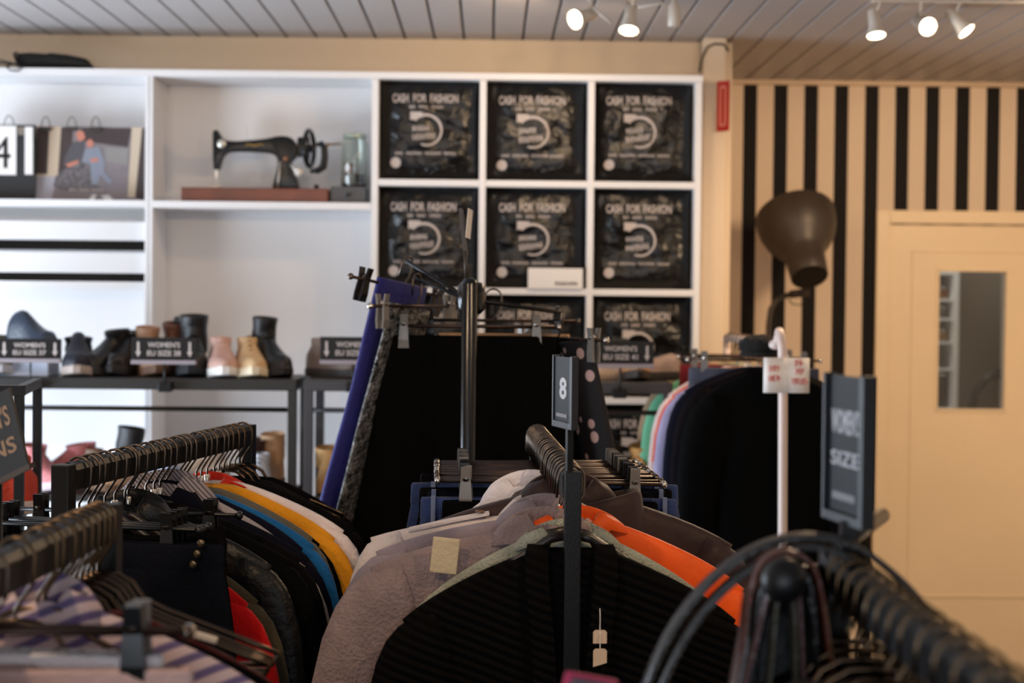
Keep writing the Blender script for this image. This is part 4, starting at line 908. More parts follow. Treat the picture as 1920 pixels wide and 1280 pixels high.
def hood(t, zs, th):
    R = []
    for i in range(9):
        f = i/8; a = -.9+f*2.2
        R.append([Vector((.10*math.cos(q_)*(1-.25*f)+.03, -.02+.045*math.sin(q_)*(1-.2*f)+.02*f, -.105-.045*(1-f)+.045*math.sin(PI*f)*(1+.5*math.cos(q_)))) for q_ in [2*PI*k/18 for k in range(18)]])
    m = MB(); m.loft(R); m.build('hood', puff, t, True)
MID = [
 (.02, 'wood', 't', 'black rib-knit cardigan', ribs, dict(hw=.245, zn=-.118, drop=.10, sleeve='long', th=.026, neck=.05, amp=.006, length=.72, name='cardigan', extra=front_bands, sag=None)),
 (.075, 'wood', 't', 'fluffy sage green sweater', fluff, dict(hw=.225, zn=-.110, drop=.10, sleeve='long', th=.022, name='sweater', collar=(.02, .15))),
 (.125, 'wood', 't', 'mauve wool coat with cream patch', wool, dict(hw=.265, roll=6, shift=-.012, zn=-.112, drop=.075, sleeve='long', th=.030, name='coat', length=.95, extra=patch, out=.06, collar=(.035, .4))),
 (.175, 'wood', 't', 'bright orange jacket', orange, dict(hw=.26, roll=-3, shift=.01, zn=-.100, drop=.108, sleeve='long', th=.024, name='jacket', collar=(.02, .2))),
 (.225, 'wood', 't', 'pale pink blouse', F('pale_pink', (206, 172, 168), rough=.7), dict(hw=.2, zn=-.112, drop=.08, sleeve='short', name='blouse', collar=(.02, .35))),
 (.265, 'wood', 't', 'lavender grey jacket with a folded collar', lav, dict(roll=7, hw=.27, zn=-.108, drop=.075, sleeve='long', th=.026, name='jacket', collar=(.04, .5), out=.05)),
 (.325, 'wood', 't', 'light grey coat with shoulder straps', greyw, dict(roll=6, hw=.285, zn=-.108, drop=.056, sleeve='long', th=.028, name='coat', length=.95, extra=epaulet, collar=(.04, .45), out=.03)),
 (.365, 'wood', 't', 'dark brown puffer jacket with a hood', puff, dict(roll=1, shift=.02, hw=.275, zn=-.070, drop=.075, sleeve='long', th=.032, name='jacket', extra=hood, collar=(.03, .3))),
 (.415, 'wood', 't', 'brown leather jacket', mat('brown_leather', (70, 52, 44), .45, bump=.3, bscale=50), dict(hw=.2, zn=-.088, drop=.09, sleeve='short', name='jacket', collar=(.03, .3))),
 (.445, 'wood', 't', 'white shirt', F('white_shirt', (230, 222, 226), rough=.7), dict(hw=.20, shift=-.045, roll=-4, zn=-.072, drop=.115, sleeve='short', name='shirt', collar=(.03, .25))),
 (.48, 'wood', 't', 'mint green vest', F('mint', (150, 206, 190)), dict(hw=.13, shift=-.02, zn=-.074, drop=.075, sleeve=None, name='vest')),
 (.53, 'clip', 'b', 'black cropped trousers', blackf, dict(hw=.185, z0=-.10)),
 (.57, 'darkclip', 'b', 'blue jeans with pale belt loops', denim, dict(name='jeans', extra=seam_extra, hw=.222, z0=-.098)),
 (.62, 'darkclip', 'b', 'dark denim jeans', darkdenim, dict(name='jeans', extra=seam_extra, hw=.21)),
 (.66, 'darkclip', 'b', 'black jeans', blackf2, dict(name='jeans')),
 (.70, 'darkclip', 'b', 'mid blue jeans', F('mid_denim', (44, 60, 102), var=.3), dict(name='jeans', extra=seam_extra, hw=.24, z0=-.085)),
 (.735, 'clip', 'b', 'navy trousers', navy, dict()),
]
for k in range(10): MID.append((.765+.0235*k, 'darkclip' if k % 2 else 'clip', 'b', ('black', 'charcoal', 'dark brown', 'soft black', 'ink blue', 'coal grey', 'dark olive', 'black wool', 'near-black', 'dark navy')[k]+' trousers', (blackf, F('charcoal', (18, 17, 18), sheen=.02), F('dark_brown', (22, 16, 14), sheen=.02), blackf2, navy)[k % 5], dict()))
rows = []
for f, hk, kd, lab, mt, kw in MID:
    kw = dict(kw); kw.pop('sag', None)
    if kd == 'b': kw.setdefault('z0', -.090); kw.setdefault('hw', .225)
    rows.append((hk, kd, lab, mt, kw))
fill(rows, atM, 0, 1, 'middle rail', 'clothes on the middle rail', fr=[r_[0] for r_ in MID], jit=2.5)
# two paper tags on the black cardigan
for k, (py0, py1) in enumerate(((1181, 1206), (1216, 1250))):
    d = 2.37-.004*k; a, b = P(1112, py1, d), P(1138, py0, d)
    t = thing('price_tag', ('cream price tag hanging against the black cardigan, upper of two', 'cream price tag hanging against the black cardigan, lower of two')[k], 'tag', ((a.x+b.x)/2, d, b.z), 0, 'price tags on the black cardigan')
    m = MB(); w = (b.x-a.x)/2; h = b.z-a.z; m.prism([(-w, -h), (w, -h+.006*k), (w, -.003), (w-.003, 0), (-w+.003, 0), (-w, -.003)], 0, .0012); m.build('card', mat('tag_card', (222, 196, 168), .7), t)
    m = MB(); m.tube([(0, .0006, -.004), (0, .002, .02), (0, .02, .045)], .0007, 5); m.build('string', paper, t)

# sign holders
def sign_holder(label, loc, yaw, w, h, glyph, stem, words=None, th=.011, lean=0):
    """a framed card on a stem; loc is the bottom of the near upright, the card runs away from it"""
    t = thing('sign_holder', label, 'sign', loc, yaw, 'black framed rail signs')
    fm = mat('frame_plastic', (27, 27, 32), .4)
    for nm, a, b in (('frame_side', (-.010, 0, 0), (.0, th, h)), ('frame_side', (w, 0, 0), (w+.004, th, h)), ('frame_base', (0, 0, 0), (w, th, .010))):
        m = MB(); m.box2(a, b, bev=.001); m.build(nm, fm, t)
    FL_ = lambda b: [setattr(v, 'co', Vector((w-v.co.x, v.co.y, v.co.z))) for v in b.verts]
    m = MB(); m.box2((0, .004, .010), (w, .008, h-.002)); m.build('card', mat('card_black', (10, 10, 11), .5, spec=.2), t)
    m = MB()
    if glyph:
        b = letters(glyph, h*.30, w*.42, .03); bmesh.ops.translate(b, vec=(w*.55, .0086, h*.55), verts=b.verts); FL_(b); m.merge(b)
    if words:
        for tx, zz, hh in words:
            b = letters(tx, hh*h, w*.8, .01); bmesh.ops.translate(b, vec=(w*.5, .0086, zz*h), verts=b.verts); FL_(b); m.merge(b)
    m.build('lettering', mat('card_print', (196, 194, 200), .5), t)
    m = MB(); m.box2((w*.2, .0075, h*.15), (w*.85, .0092, h*.20)); m.build('printed_bar', mat('card_bar', (120, 116, 120), .5), t)
    if stem:
        m = MB(); m.box2((.008, .001, -stem), (.018, .010, .001)); m.build('stem', blacksteel, t)
    return t
# loc: near-right upright; local +x runs from near to far-left
pS = P(1080, 806, 2.385); 
sign_holder('small black framed sign on the near post of the middle rail', pS, math.radians(105), .080, P(1080, 668, 2.385).z-pS.z, '8', pS.z-pM0.z+.0)
# ------------------------------------------------------------------ round rack with the black skirts
DP4 = 3.45; pp = P(879, 700, DP4); ztop = P(879, 521, DP4).z
t = thing('garment_stand', 'tall glossy black pole stand carrying skirts and trousers', 'clothes rack', (pp.x, DP4, 0))
gl = mat('gloss_black', (9, 10, 14), .2)
m = MB(); m.lathe([(.0165, .02), (.0165, ztop-.012), (.013, ztop-.003), (.006, ztop)], 20); m.build('pole', gl, t, True, sharp=50)
m = MB(); m.lathe([(.02, ztop-.075), (.029, ztop-.065), (.031, ztop-.04), (.028, ztop-.015), (.02, ztop-.008)], 24, Matrix.Translation((.003, .045, 0))); m.build('hub', gl, t, True, sharp=50)
m = MB(); m.lathe([(.19, 0), (.19, .012), (.05, .024), (.02, .03)], 32); m.build('base', gl, t, True, sharp=40)
za4 = ztop-.045
ARMS = [(0, .34)]
for an, L in ARMS:
    a = math.radians(an); dx, dy = math.sin(a), math.cos(a)
    m = MB(); m.tube([(dx*.012, .03+dy*.012, za4), (dx*L, .03+dy*L, za4+.004), (dx*(L+.015), .03+dy*(L+.015), za4+.018)], .006, 8); m.build('arm', blacksteel, t, True)
def onarm(i, f):
    an, L = ARMS[i]; a = math.radians(an); return Vector((pp.x+math.sin(a)*L*f, DP4+.03+math.cos(a)*L*f, za4+.0095)), -a
G4 = 'clothes on the black pole stand'
stand = t
def arm_to(p):
    m = MB(); d_ = Vector((p.x-pp.x, p.y-DP4-.03, 0)).normalized(); q = p+Vector((0, 0, -.0095))
    m.tube([Vector((pp.x, DP4+.03, za4)), q, q+d_*.012+Vector((0, 0, .004))], .0045, 8); m.build('arm', blacksteel, stand, True, world=True)
cz = -.035
loc, an = onarm(0, .42); hang('clip', loc, an, 'chrome clip hanger facing forward on the black pole stand', 'hangers on the black pole stand')
bottoms('long flared black skirt facing forward on the black pole stand', blackf, loc, an, name='skirt', group=G4, hw=.185, z0=-.088, length=.95, kind='skirt', flare=.16, th=.014, amp=.012)
loc, an = onarm(0, .62); hang('darkclip', loc, an+.05, 'dark clip hanger behind the flared black skirt', 'hangers on the black pole stand')
bottoms('long black skirt behind the front one on the pole stand', blackf2, loc+Vector((.03, 0, 0)), an+.05, name='skirt', group=G4, hw=.19, z0=-.090, length=.95, kind='skirt', flare=.15, th=.014, amp=.012)
loc, an = onarm(0, .85); hang('darkclip', loc+Vector((.05, 0, .012)), an-.06, 'rear clip hanger of the forward arm on the black pole stand', 'hangers on the black pole stand')
bottoms('short tan skirt, rearmost on the pole stand', F('tan_cloth', (190, 150, 112)), loc+Vector((.075, 0, .0)), an-.1, name='skirt', group=G4, hw=.15, z0=-.085, length=.22, kind='skirt')
# garments swung to the sides, hanging splayed
def splay(o, ang_z, lean):
    o.matrix_basis = Matrix.Translation(o.matrix_basis.translation) @ Matrix.Rotation(ang_z, 4, 'Z') @ Matrix.Rotation(lean, 4, 'X')
blue = F('royal_blue', (40, 40, 112), rough=.6, var=.1)
seq = mat('sequins', (120, 120, 120), .3, .8, bump=1, bscale=150, var=.95, vscale=60)
pb = P(756, 530, 3.70); loc = Vector((pb.x+.012, 3.70, P(756, 530, 3.70).z+.055))
o = bottoms('royal blue skirt at the left of the pole stand', blue, loc, 0, group=G4, hw=.095, z0=-.055, length=.85, kind='skirt', flare=.03, th=.014, amp=.008, name='skirt')
o.matrix_basis = Matrix.Translation(loc) @ Matrix.Rotation(math.radians(12.5), 4, 'Y') @ Matrix.Rotation(math.radians(58), 4, 'Z')
arm_to(loc); h = hang('darkclip', loc, 0, 'tilted clip hanger holding the royal blue skirt', 'hangers on the black pole stand'); h.matrix_basis = Matrix.Translation(loc) @ Matrix.Rotation(math.radians(12.5), 4, 'Y') @ Matrix.Rotation(math.radians(58), 4, 'Z')
ps = P(782, 580, 3.66); loc = Vector((ps.x, 3.66, P(735, 575, 3.66).z+.07))
o = bottoms('black skirt with a silver sequin edge beside the blue skirt', seq, loc, 0, group=G4, hw=.075, z0=-.07, length=.72, kind='skirt', flare=.03, th=.008, amp=.006, name='skirt')
o.matrix_basis = Matrix.Translation(loc) @ Matrix.Rotation(math.radians(12.5), 4, 'Y') @ Matrix.Rotation(math.radians(56), 4, 'Z')
arm_to(loc); h = hang('clip', loc, 0, 'chrome clip hanger holding the sequin-edged skirt', 'hangers on the black pole stand'); h.matrix_basis = Matrix.Translation(loc) @ Matrix.Rotation(math.radians(62), 4, 'Z')
# floral dress on the right
flm = mat('floral_cloth', (16, 16, 22), .8); nt = flm.node_tree; bs = nt.nodes['Principled BSDF']
tc = nt.nodes.new('ShaderNodeTexCoord'); vo = nt.nodes.new('ShaderNodeTexVoronoi'); vo.inputs['Scale'].default_value = 26; rp = nt.nodes.new('ShaderNodeValToRGB')
rp.color_ramp.elements[0].position = .30; rp.color_ramp.elements[0].color = (*lin((200, 168, 166)), 1); rp.color_ramp.elements[1].position = .36; rp.color_ramp.elements[1].color = (*lin((16, 16, 22)), 1)
nt.links.new(tc.outputs['Object'], vo.inputs['Vector']); nt.links.new(vo.outputs['Distance'], rp.inputs[0]); nt.links.new(rp.outputs[0], bs.inputs['Base Color'])
pf = P(1046, 640, 3.70); loc = Vector((pf.x, 3.70, P(1046, 640, 3.70).z+.075))
o = bottoms('black skirt with pink flowers at the right of the pole stand', flm, loc, 0, group=G4, hw=.11, z0=-.075, length=.75, kind='skirt', flare=.07, th=.014, amp=.008, name='skirt')
o.matrix_basis = Matrix.Translation(loc) @ Matrix.Rotation(math.radians(-10), 4, 'Y') @ Matrix.Rotation(math.radians(-60), 4, 'Z')
arm_to(loc); h = hang('clip', loc, 0, 'chrome clip hanger holding the flowered skirt', 'hangers on the black pole stand'); h.matrix_basis = Matrix.Translation(loc) @ Matrix.Rotation(math.radians(-60), 4, 'Z')
# edge-on card holder on top
t = thing('sign_holder', 'thin card holder seen edge-on above the black pole', 'sign', (pp.x, DP4+.02, ztop))
d = DP4+.02
m = MB(); m.tube([P(874, 524, d), P(872, 470, d)], .0035, 8); m.build('stem', greysteel, t, True, world=True)
a, b = P(872, 476, d), P(863, 390, d); up = (b-a); dep = Vector((.001, .09, 0))
def slab(mb, o_, e1, e2, e3):
    c = [o_+e1*i+e2*j+e3*k for k in (0, 1) for j in (0, 1) for i in (0, 1)]
    for f in ((0, 1, 3, 2), (4, 5, 7, 6), (0, 1, 5, 4), (2, 3, 7, 6), (0, 2, 6, 4), (1, 3, 7, 5)): mb.quad(*[c[i] for i in f])
    return mb
slab(MB(), a-Vector((.004, 0, 0)), Vector((.008, 0, 0)), dep, up).build('frame', greysteel, t, world=True)
c0 = P(867, 445, d); slab(MB(), c0+Vector((.006, 0, 0)), Vector((.0015, 0, 0)), dep+Vector((.007, 0, 0)), (P(872, 390, d)-c0)).build('card', paper, t, world=True)

# ------------------------------------------------------------------ right rear white rack
DW = 4.4; xw = P(1467, 700, DW).x; zr = P(1467, 648, DW).z
t = thing('clothing_rack', 'white tube clothes rack with dark coats before the striped wall', 'clothes rack', (xw, DW, 0))
wm = mat('white_tube', (216, 196, 188), .4)
m = MB(); ztp = P(1467, 640, DW).z
m.tube([P(1467, 1500, DW), P(1467, 1100, DW), P(1468, 690, DW), P(1467, 655, DW), P(1464, 632, DW-.0), P(1462, 622, DW+.03), P(1461, 622, DW+.06)], .0125, 12); m.build('post', wm, t, True, world=True)
m = MB(); m.tube([(xw-.006, DW+.06, zr), (xw-.006, DW+1.0, zr)], .0125, 12); m.build('rail', wm, t, True, world=True)
m = MB(); m.tube([(xw-.006, DW+1.0, zr), (xw-.006, DW+1.0, .05)], .0125, 12); m.build('post', wm, t, True, world=True)
for yy in (DW, DW+1.0):
    m = MB(); m.tube([(xw-.25, yy, .02), (xw+.25, yy, .02)], .0125, 12); m.build('foot', wm, t, True, world=True)
m = MB(); m.tube([(xw-.006, DW+.05, zr), P(1461, 622, DW+.06)], .0125, 10); m.build('bracket', wm, t, True, world=True)
def atW(y, jit=0): return Vector((xw-.006, y, zr+.0135)), math.radians(jit)
GW = 'clothes on the white rack'
WR = [(4.52, 'wood', 't', 'long black coat', blackf, dict(hw=.20, drop=.07, sleeve='long', th=.03, name='coat', length=1.1, zn=-.09)),
      (4.60, 'wood', 't', 'dark aubergine jacket', F('aubergine', (16, 11, 14), sheen=.02), dict(hw=.21, drop=.06, sleeve='long', th=.025, name='jacket', length=.9, zn=-.085)),
      (4.68, 'wood', 't', 'navy blue jacket', navy, dict(hw=.225, drop=.065, sleeve='long', th=.025, name='jacket', length=.9, zn=-.08)),
      (4.76, 'wood', 't', 'lavender satin blouse', F('lavender', (146, 138, 168), rough=.5), dict(hw=.24, drop=.075, sleeve='long', th=.02, name='blouse', length=.8, zn=-.09, flare=.05)),
      (4.84, 'clip', 'b', 'grey denim trousers', F('grey_denim', (70, 74, 88)), dict(hw=.19, z0=-.09)),
      (4.92, 'wood', 't', 'orange red top', F('orange_red', (206, 88, 60)), dict(hw=.23, sleeve='short', zn=-.09)),
      (5.00, 'wood', 't', 'white and pink shirt', F('white_pink', (216, 190, 182)), dict(hw=.235, sleeve='long', zn=-.09)),
      (5.08, 'clip', 'b', 'dark red skirt', F('dark_red', (120, 30, 34)), dict(hw=.19, kind='skirt', flare=.05, length=.6, name='skirt', z0=-.09)),
      (5.16, 'wood', 't', 'mint green blouse', F('mint_blouse', (116, 190, 150)), dict(hw=.245, sleeve='long', zn=-.09, flare=.04)),
      (5.24, 'wood', 't', 'tan jacket', F('tan_jacket', (176, 146, 116)), dict(hw=.25, sleeve='long', zn=-.085, name='jacket')),
      (5.31, 'darkclip', 'b', 'brown trousers', F('brown_trouser', (84, 62, 48)), dict(hw=.19, z0=-.09))]
for i, (y, hk, kd, lab, mt, kw) in enumerate(WR):
    loc, an = atW(y, rnd.uniform(-4, 4)); o_ = ORD[i]; kw = dict(kw); nm = kw.pop('name', None) or ('top' if kd == 't' else 'trousers')
    hang(hk, loc, an, '%s hanger from the front of the white rack, under the %s' % (o_, lab), 'hangers on the white rack')
    (top if kd == 't' else bottoms)('%s on the white rack, %s from its front' % (lab, o_), mt, loc, an, name=nm, group=GW, **kw)
# paper sign on the post
d = DW-.016; a, b = P(1431, 736, d), P(1518, 671, d)
t = thing('paper_sign', 'white paper sign with red handwriting taped to the white post', 'sign', ((a.x+b.x)/2, d, a.z))
m = MB(); n = 8; w, h = b.x-a.x, b.z-a.z
m.loft([[Vector((-w/2+w*i/n, -.004*abs(math.sin(PI*i/n*2))*1.0+yy, zz)) for i in range(n+1) for _ in (0,)] for zz, yy in ((0, 0), (h, 0))], closed=False)
pa = m.build('sheet', paper, t, True); md = pa.modifiers.new('thickness', 'SOLIDIFY'); md.thickness = .0006; md.offset = 1
red = mat('red_marker', (206, 84, 84), .6)
m = MB()
rr = random.Random(4)
for (cx, rows_) in ((-.27, ((.70, .2), (.42, .24))), (.27, ((.88, .16), (.62, .14), (.34, .30)))):
    for zz, ww in rows_:
        x = cx-ww/2
        while x < cx+ww/2:
            m.tube([Vector((w*(x+rr.uniform(-.01, .02)), -.0055, h*(zz+s*.09+rr.uniform(-.02, .02)))) for s in (-1, .2, 1)], .0011, 5)
            if rr.random() < .8: m.tube([Vector((w*x, -.0055, h*(zz+rr.uniform(-.06, .06)))), Vector((w*(x+.05), -.0055, h*(zz+rr.uniform(-.06, .06))))], .0010, 5)
            x += .042
m.build('handwriting', red, t)
# black fur hat on the rack
ph_ = P(1418, 640, 4.62); zb = zr+.0
t = thing('fur_hat', 'fuzzy black hat lying on the white rack, under the lamp', 'hat', (ph_.x+.0, 4.56, P(1418, 668, 4.56).z))
m = MB(); bm = bmesh.new(); bmesh.ops.create_icosphere(bm, subdivisions=4, radius=1)
for v in bm.verts:
    n = noise.noise(v.co*7)*.14+noise.noise(v.co*19)*.10
    k = 1+n; v.co = Vector((v.co.x*.056*k, v.co.y*.05*k, .030+(v.co.z*.030)*k))
m.merge(bm); m.build('fur', mat('black_fur', (12, 10, 10), .9, bump=1, bscale=300), t, True)
m = MB(); m.lathe([(.05, 0), (.054, .004), (.05, .014)], 24); m.build('brim', mat('black_fur', (12, 10, 10), .9), t, True)

# ------------------------------------------------------------------ floor lamp
DLm = 6.42
c = P(1492, 425, DLm); s_ = DLm/FPX
t = thing('floor_lamp', 'dark grey bell-shaped floor lamp before the striped wall', 'lamp', (P(1440, 600, DLm).x, DLm, 0))
lm = mat('lamp_grey', (58, 50, 44), .45, .2)
ax = Vector((-.08, .62, .78)).normalized()
R = 75*s_
M = Matrix.Translation(P(1494, 420, DLm)) @ ax.to_track_quat('Z', 'Y').to_matrix().to_4x4()
prof = [(.44*R, -1.72*R), (.46*R, -1.70*R), (.48*R, -1.35*R), (.50*R, -1.02*R), (.56*R, -.86*R), (.74*R, -.66*R), (.88*R, -.42*R), (.97*R, -.15*R), (R, .12*R), (R, .25*R), (.985*R, .25*R), (.95*R, -.1*R), (.85*R, -.4*R), (.5*R, -.8*R)]
m = MB(); m.lathe(prof, 40, M, cap=False); sh = m.build('lamp_shade', lm, t, True, world=True, sharp=60)
m = MB(); m.lathe([(.43*R, -1.70*R), (.43*R, -1.66*R), (.2*R, -1.62*R)], 24, M); m.build('vent_cap', plastic, sh, True, world=True, sharp=40)
m = MB(); m.lathe([(.12*R, -.8*R), (.16*R, -.7*R), (.3*R, -.35*R), (.28*R, -.15*R), (.1*R, -.02*R)], 18, M); m.build('bulb', mat('frosted_bulb', (230, 226, 216), .3), sh, True, world=True)
pj = P(1488, 552, DLm)
m = MB(); m.tube([Vector((P(1441, 600, DLm).x, DLm, .02)), P(1441, 700, DLm), P(1441, 610, DLm), P(1445, 580, DLm), P(1456, 562, DLm), P(1474, 554, DLm), P(1490, 550, DLm)], .011, 10); m.build('pole', lm, t, True, world=True)
m = MB(); m.tube([pj+Vector((-.014, 0, .0)), pj+Vector((.06, 0, .01))], .016, 12); m.build('joint', lm, t, True, world=True)
m = MB(); m.tube([P(1478, 560, DLm-.03), P(1486, 570, DLm-.04), P(1500, 572, DLm-.04), P(1512, 560, DLm-.03)], .0025, 6); m.build('cord', plastic, t, True, world=True)
m = MB(); m.lathe([(.14, 0), (.14, .018), (.13, .024), (.02, .03)], 32, Matrix.Translation((P(1441, 600, DLm).x, DLm, 0))); m.build('base', lm, t, True, world=True, sharp=40)

# ------------------------------------------------------------------ front left rail
zf = (pM0.z+pM1.z)/2
a = Vector((P(197, 948, 1.96).x, 1.96, zf)); b = Vector((a.x-.035, 1.16, zf))
rF, atF0 = rack('black clothes rack in the near left corner with striped shirt', b, a, 'black clothes racks')
def atF(y, jit=0):
    f = (y-1.16)/.80; return atF0(f, math.radians(jit))
strp = bands('striped_shirt', (206, 184, 186), (104, 92, 132), (-.42, .25, .9), .020, .55, .8, soft=.1)
FL = [(1.22, 'wood', 't', 'blue shirt', F('blue_shirt', (58, 72, 130)), dict(name='shirt', zn=-.1)),
      (1.30, 'wire', 't', 'black top', blackf, {}),
      (1.34, 'wire', 't', 'dark slate sweater', F('slate', (30, 33, 38)), dict(sleeve='long')),
      (1.38, 'wire', 't', 'black T-shirt', blackf2, {}),
      (1.53, 'darkclip', 'b', 'pale pink trousers', F('pale_pink_t', (212, 176, 168)), dict(hw=.2, z0=-.10)),
      (1.56, 'clip', 'b', 'white lace skirt', F('white_lace', (220, 212, 214), bump=.8, bscale=90), dict(hw=.17, z0=-.09, kind='skirt', flare=.05, length=.5, name='skirt')),
      (1.64, 'wire', 't', 'peach T-shirt', F('peach', (206, 160, 136)), dict(hw=.235, zn=-.135, drop=.085)),
      (1.71, 'wire', '', 'by the peach T-shirt', None, {}),
      (1.735, 'wire', 't', 'purple striped shirt', strp, dict(hw=.24, zn=-.082, drop=.082, sleeve='long', name='shirt', th=.02, neck=.05, collar=(.026, .3))),
      (1.775, 'wire', 't', 'black blouse', blackf, dict(hw=.25, zn=-.098, drop=.085, sleeve='long')),
      (1.81, 'wire', 't', 'maroon cardigan', F('maroon', (70, 8, 12)), dict(hw=.245, zn=-.098, drop=.085, sleeve='long', name='cardigan')),
      (1.84, 'wire', 't', 'black jersey', blackf2, dict(hw=.235, zn=-.108, drop=.085)),
      (1.865, 'wire', 't', 'black sleeveless top', blackf, dict(hw=.215, zn=-.128, drop=.09, sleeve=None)),
      (1.89, 'wire', 't', 'dark sleeveless top', blackf2, dict(hw=.215, zn=-.128, drop=.09, sleeve=None)),
      (1.91, 'wire', 't', 'charcoal sleeveless top', F('charcoal', (18, 17, 18), sheen=.02), dict(hw=.215, zn=-.128, drop=.09, sleeve=None)),
      (1.932, 'wire', 't', 'ink sleeveless top', navy, dict(hw=.215, zn=-.128, drop=.09, sleeve=None))]
for i, (y, hk, kd, lab, mt, kw) in enumerate(FL):
    loc, an = atF(y, rnd.uniform(-4, 4)); o_ = ORD[i]; kw = dict(kw); nm = kw.pop('name', None) or ('t_shirt' if kd == 't' else 'trousers')
    hang(hk, loc, an, ('%s hanger from the near end of the near left rail, under %s' if kd else '%s bare hanger on the near left rail, %s') % (o_, lab.split(' with')[0]), 'hangers on the near left rail')
    if kd: (top if kd == 't' else bottoms)('%s on the near left rail, %s from its near end' % (lab, o_), mt, loc, an, name=nm, group='clothes on the near left rail', **kw)
d = 1.80; a, b = P(364, 1203, d), P(408, 1184, d)
t = thing('size_tag', 'small white size tag on the black shoulder by the maroon cardigan', 'tag', ((a.x+b.x)/2, d, a.z))
m = MB(); m.box((0, 0, .005), (.026, .010, .007), Matrix.Rotation(.28, 3, 'Y'), bev=.002); m.build('tag_body', mat('tag_white', (222, 206, 186), .5), t)

# ------------------------------------------------------------------ front right rail
a = Vector((P(1571, 1037, 1.62).x, 1.62, zf)); b = Vector((a.x+.0, .92, zf))
rR, atR0 = rack('black clothes rack in the near right corner with belts on its end', b, a, 'black clothes racks')
def atR(y, jit=0): return atR0((y-.92)/.70, math.radians(jit))
FR = [(.98, 'black T-shirt', blackf, {}), (1.04, 'dark green T-shirt', F('dark_green', (14, 19, 16)), {}), (1.09, 'black blouse', blackf2, dict(sleeve='long')), (1.14, 'navy T-shirt', navy, {}), (1.19, 'soft black T-shirt', blackf, {}),
      (1.24, 'dark plum top', F('plum', (28, 15, 19)), {}), (1.29, 'pale blue grey blouse', F('pale_blue_grey', (150, 164, 172)), dict(hw=.2, zn=-.09)), (1.33, 'wine red top', F('wine', (120, 20, 30)), dict(hw=.19)), (1.37, 'black cardigan', blackf2, dict(sleeve='long')), (1.41, 'charcoal top', F('charcoal', (18, 17, 18), sheen=.02), {}),
      (1.45, 'black vest', blackf, dict(sleeve=None, hw=.19)), (1.49, 'brown top', F('brown_top', (58, 44, 36)), dict(hw=.2)), (1.53, 'black lace top', blackf, dict(hw=.2)), (1.57, 'dark grey top', F('dark_grey', (24, 23, 24), sheen=.02), dict(hw=.2))]
for i, (y, lab, mt, kw) in enumerate(FR):
    loc, an = atR(y, rnd.uniform(-5, 5)); o_ = ORD[i]; kw = dict(kw); kw.setdefault('zn', -.098); kw.setdefault('drop', .09)
    hang('wire', loc, an, '%s hanger from the near end of the near right rail, under %s' % (o_, lab), 'hangers on the near right rail')
    top('%s on the near right rail, %s from its near end' % (lab, o_), mt, loc, an, name='top', group='clothes on the near right rail', **kw)
# cross arms at the far end of that rail, with belts
xe = a.x
for nm, pts, r in (('arm', [Vector((xe, 1.634, zf-.03)), P(1470, 1090, 1.62), P(1470, 1088, 1.50)], .016), ('arm', [Vector((xe, 1.634, zf-.012)), P(1597, 1006, 1.64), P(1654, 966, 1.78)], .0085)):
    m = MB(); m.tube(pts, r, 14); m.build(nm, gl if r < .01 else blacksteel, rR, True, world=True)
bm = bmesh.new(); bmesh.ops.create_uvsphere(bm, u_segments=20, v_segments=12, radius=.021, matrix=Matrix.Translation(P(1470, 1088, 1.50))); m = MB(); m.merge(bm); m.build('end_knob', mat('knob_black', (14, 14, 17), .45), rR, True, world=True)
def smooth_path(pts, n=8):
    out = []
    for i in range(len(pts)-1):
        p0, p1, p2, p3 = pts[max(0, i-1)], pts[i], pts[i+1], pts[min(len(pts)-1, i+2)]
        for k in range(n):
            f = k/n; out.append(.5*((2*p1)+(-p0+p2)*f+(2*p0-5*p1+4*p2-p3)*f*f+(-p0+3*p1-3*p2+p3)*f**3))
    return out+[pts[-1]]
def lth(n, c, r=.35): return mat('belt_'+n, c, r, bump=.15, bscale=120)
def belt(label, px, d, w, th, mt, buckle=True, drop=.25):
    pts = [P(x, y, d) for x, y in px]; e0 = (pts[0]-pts[1]).normalized(); e1 = (pts[-1]-pts[-2]).normalized(); pts = [pts[0]+e0*.1-Vector((0, 0, drop)), pts[0]+e0*.06-Vector((0, 0, .02))]+pts+[pts[-1]+e1*.05, pts[-1]+e1*.07-Vector((0, 0, drop))]
    t = thing('belt', label, 'belt', (pts[0].x, d, pts[0].z), 0, 'belts on the near right rack')
    m = MB(); m.ribbon(smooth_path(pts), w, th); m.build('strap', mt, t, True, world=True, sharp=50)
    if buckle:
        e = pts[-1]; m = MB(); m.tube([e+Vector((x, y, z)) for x, y, z in ((0, -w*.6, 0), (0, w*.6, 0), (0, w*.6, -.04), (0, -w*.6, -.04), (0, -w*.6, 0))], .003, 6); m.build('buckle', chrome, t, True, world=True)
    return t
belt('wide black belt arching highest over the belt arm', [(1205, 1300), (1250, 1195), (1310, 1110), (1385, 1045), (1460, 1012), (1530, 1005), (1600, 1022), (1660, 1062), (1715, 1115), (1752, 1170), (1790, 1240)], 1.575, .030, .006, lth('black', (24, 22, 21)))
belt('second black belt arching just inside the highest one', [(1232, 1300), (1280, 1200), (1335, 1125), (1400, 1068), (1465, 1034), (1525, 1024), (1580, 1040), (1630, 1080), (1675, 1140), (1700, 1200)], 1.555, .028, .006, lth('charcoal', (28, 28, 31)))
belt('red-brown leather belt looped over the black knob', [(1374, 1290), (1392, 1190), (1402, 1110), (1424, 1058), (1458, 1034), (1494, 1036), (1522, 1062), (1536, 1110), (1546, 1180), (1560, 1290)], 1.54, .030, .005, lth('brown', (92, 44, 24)))
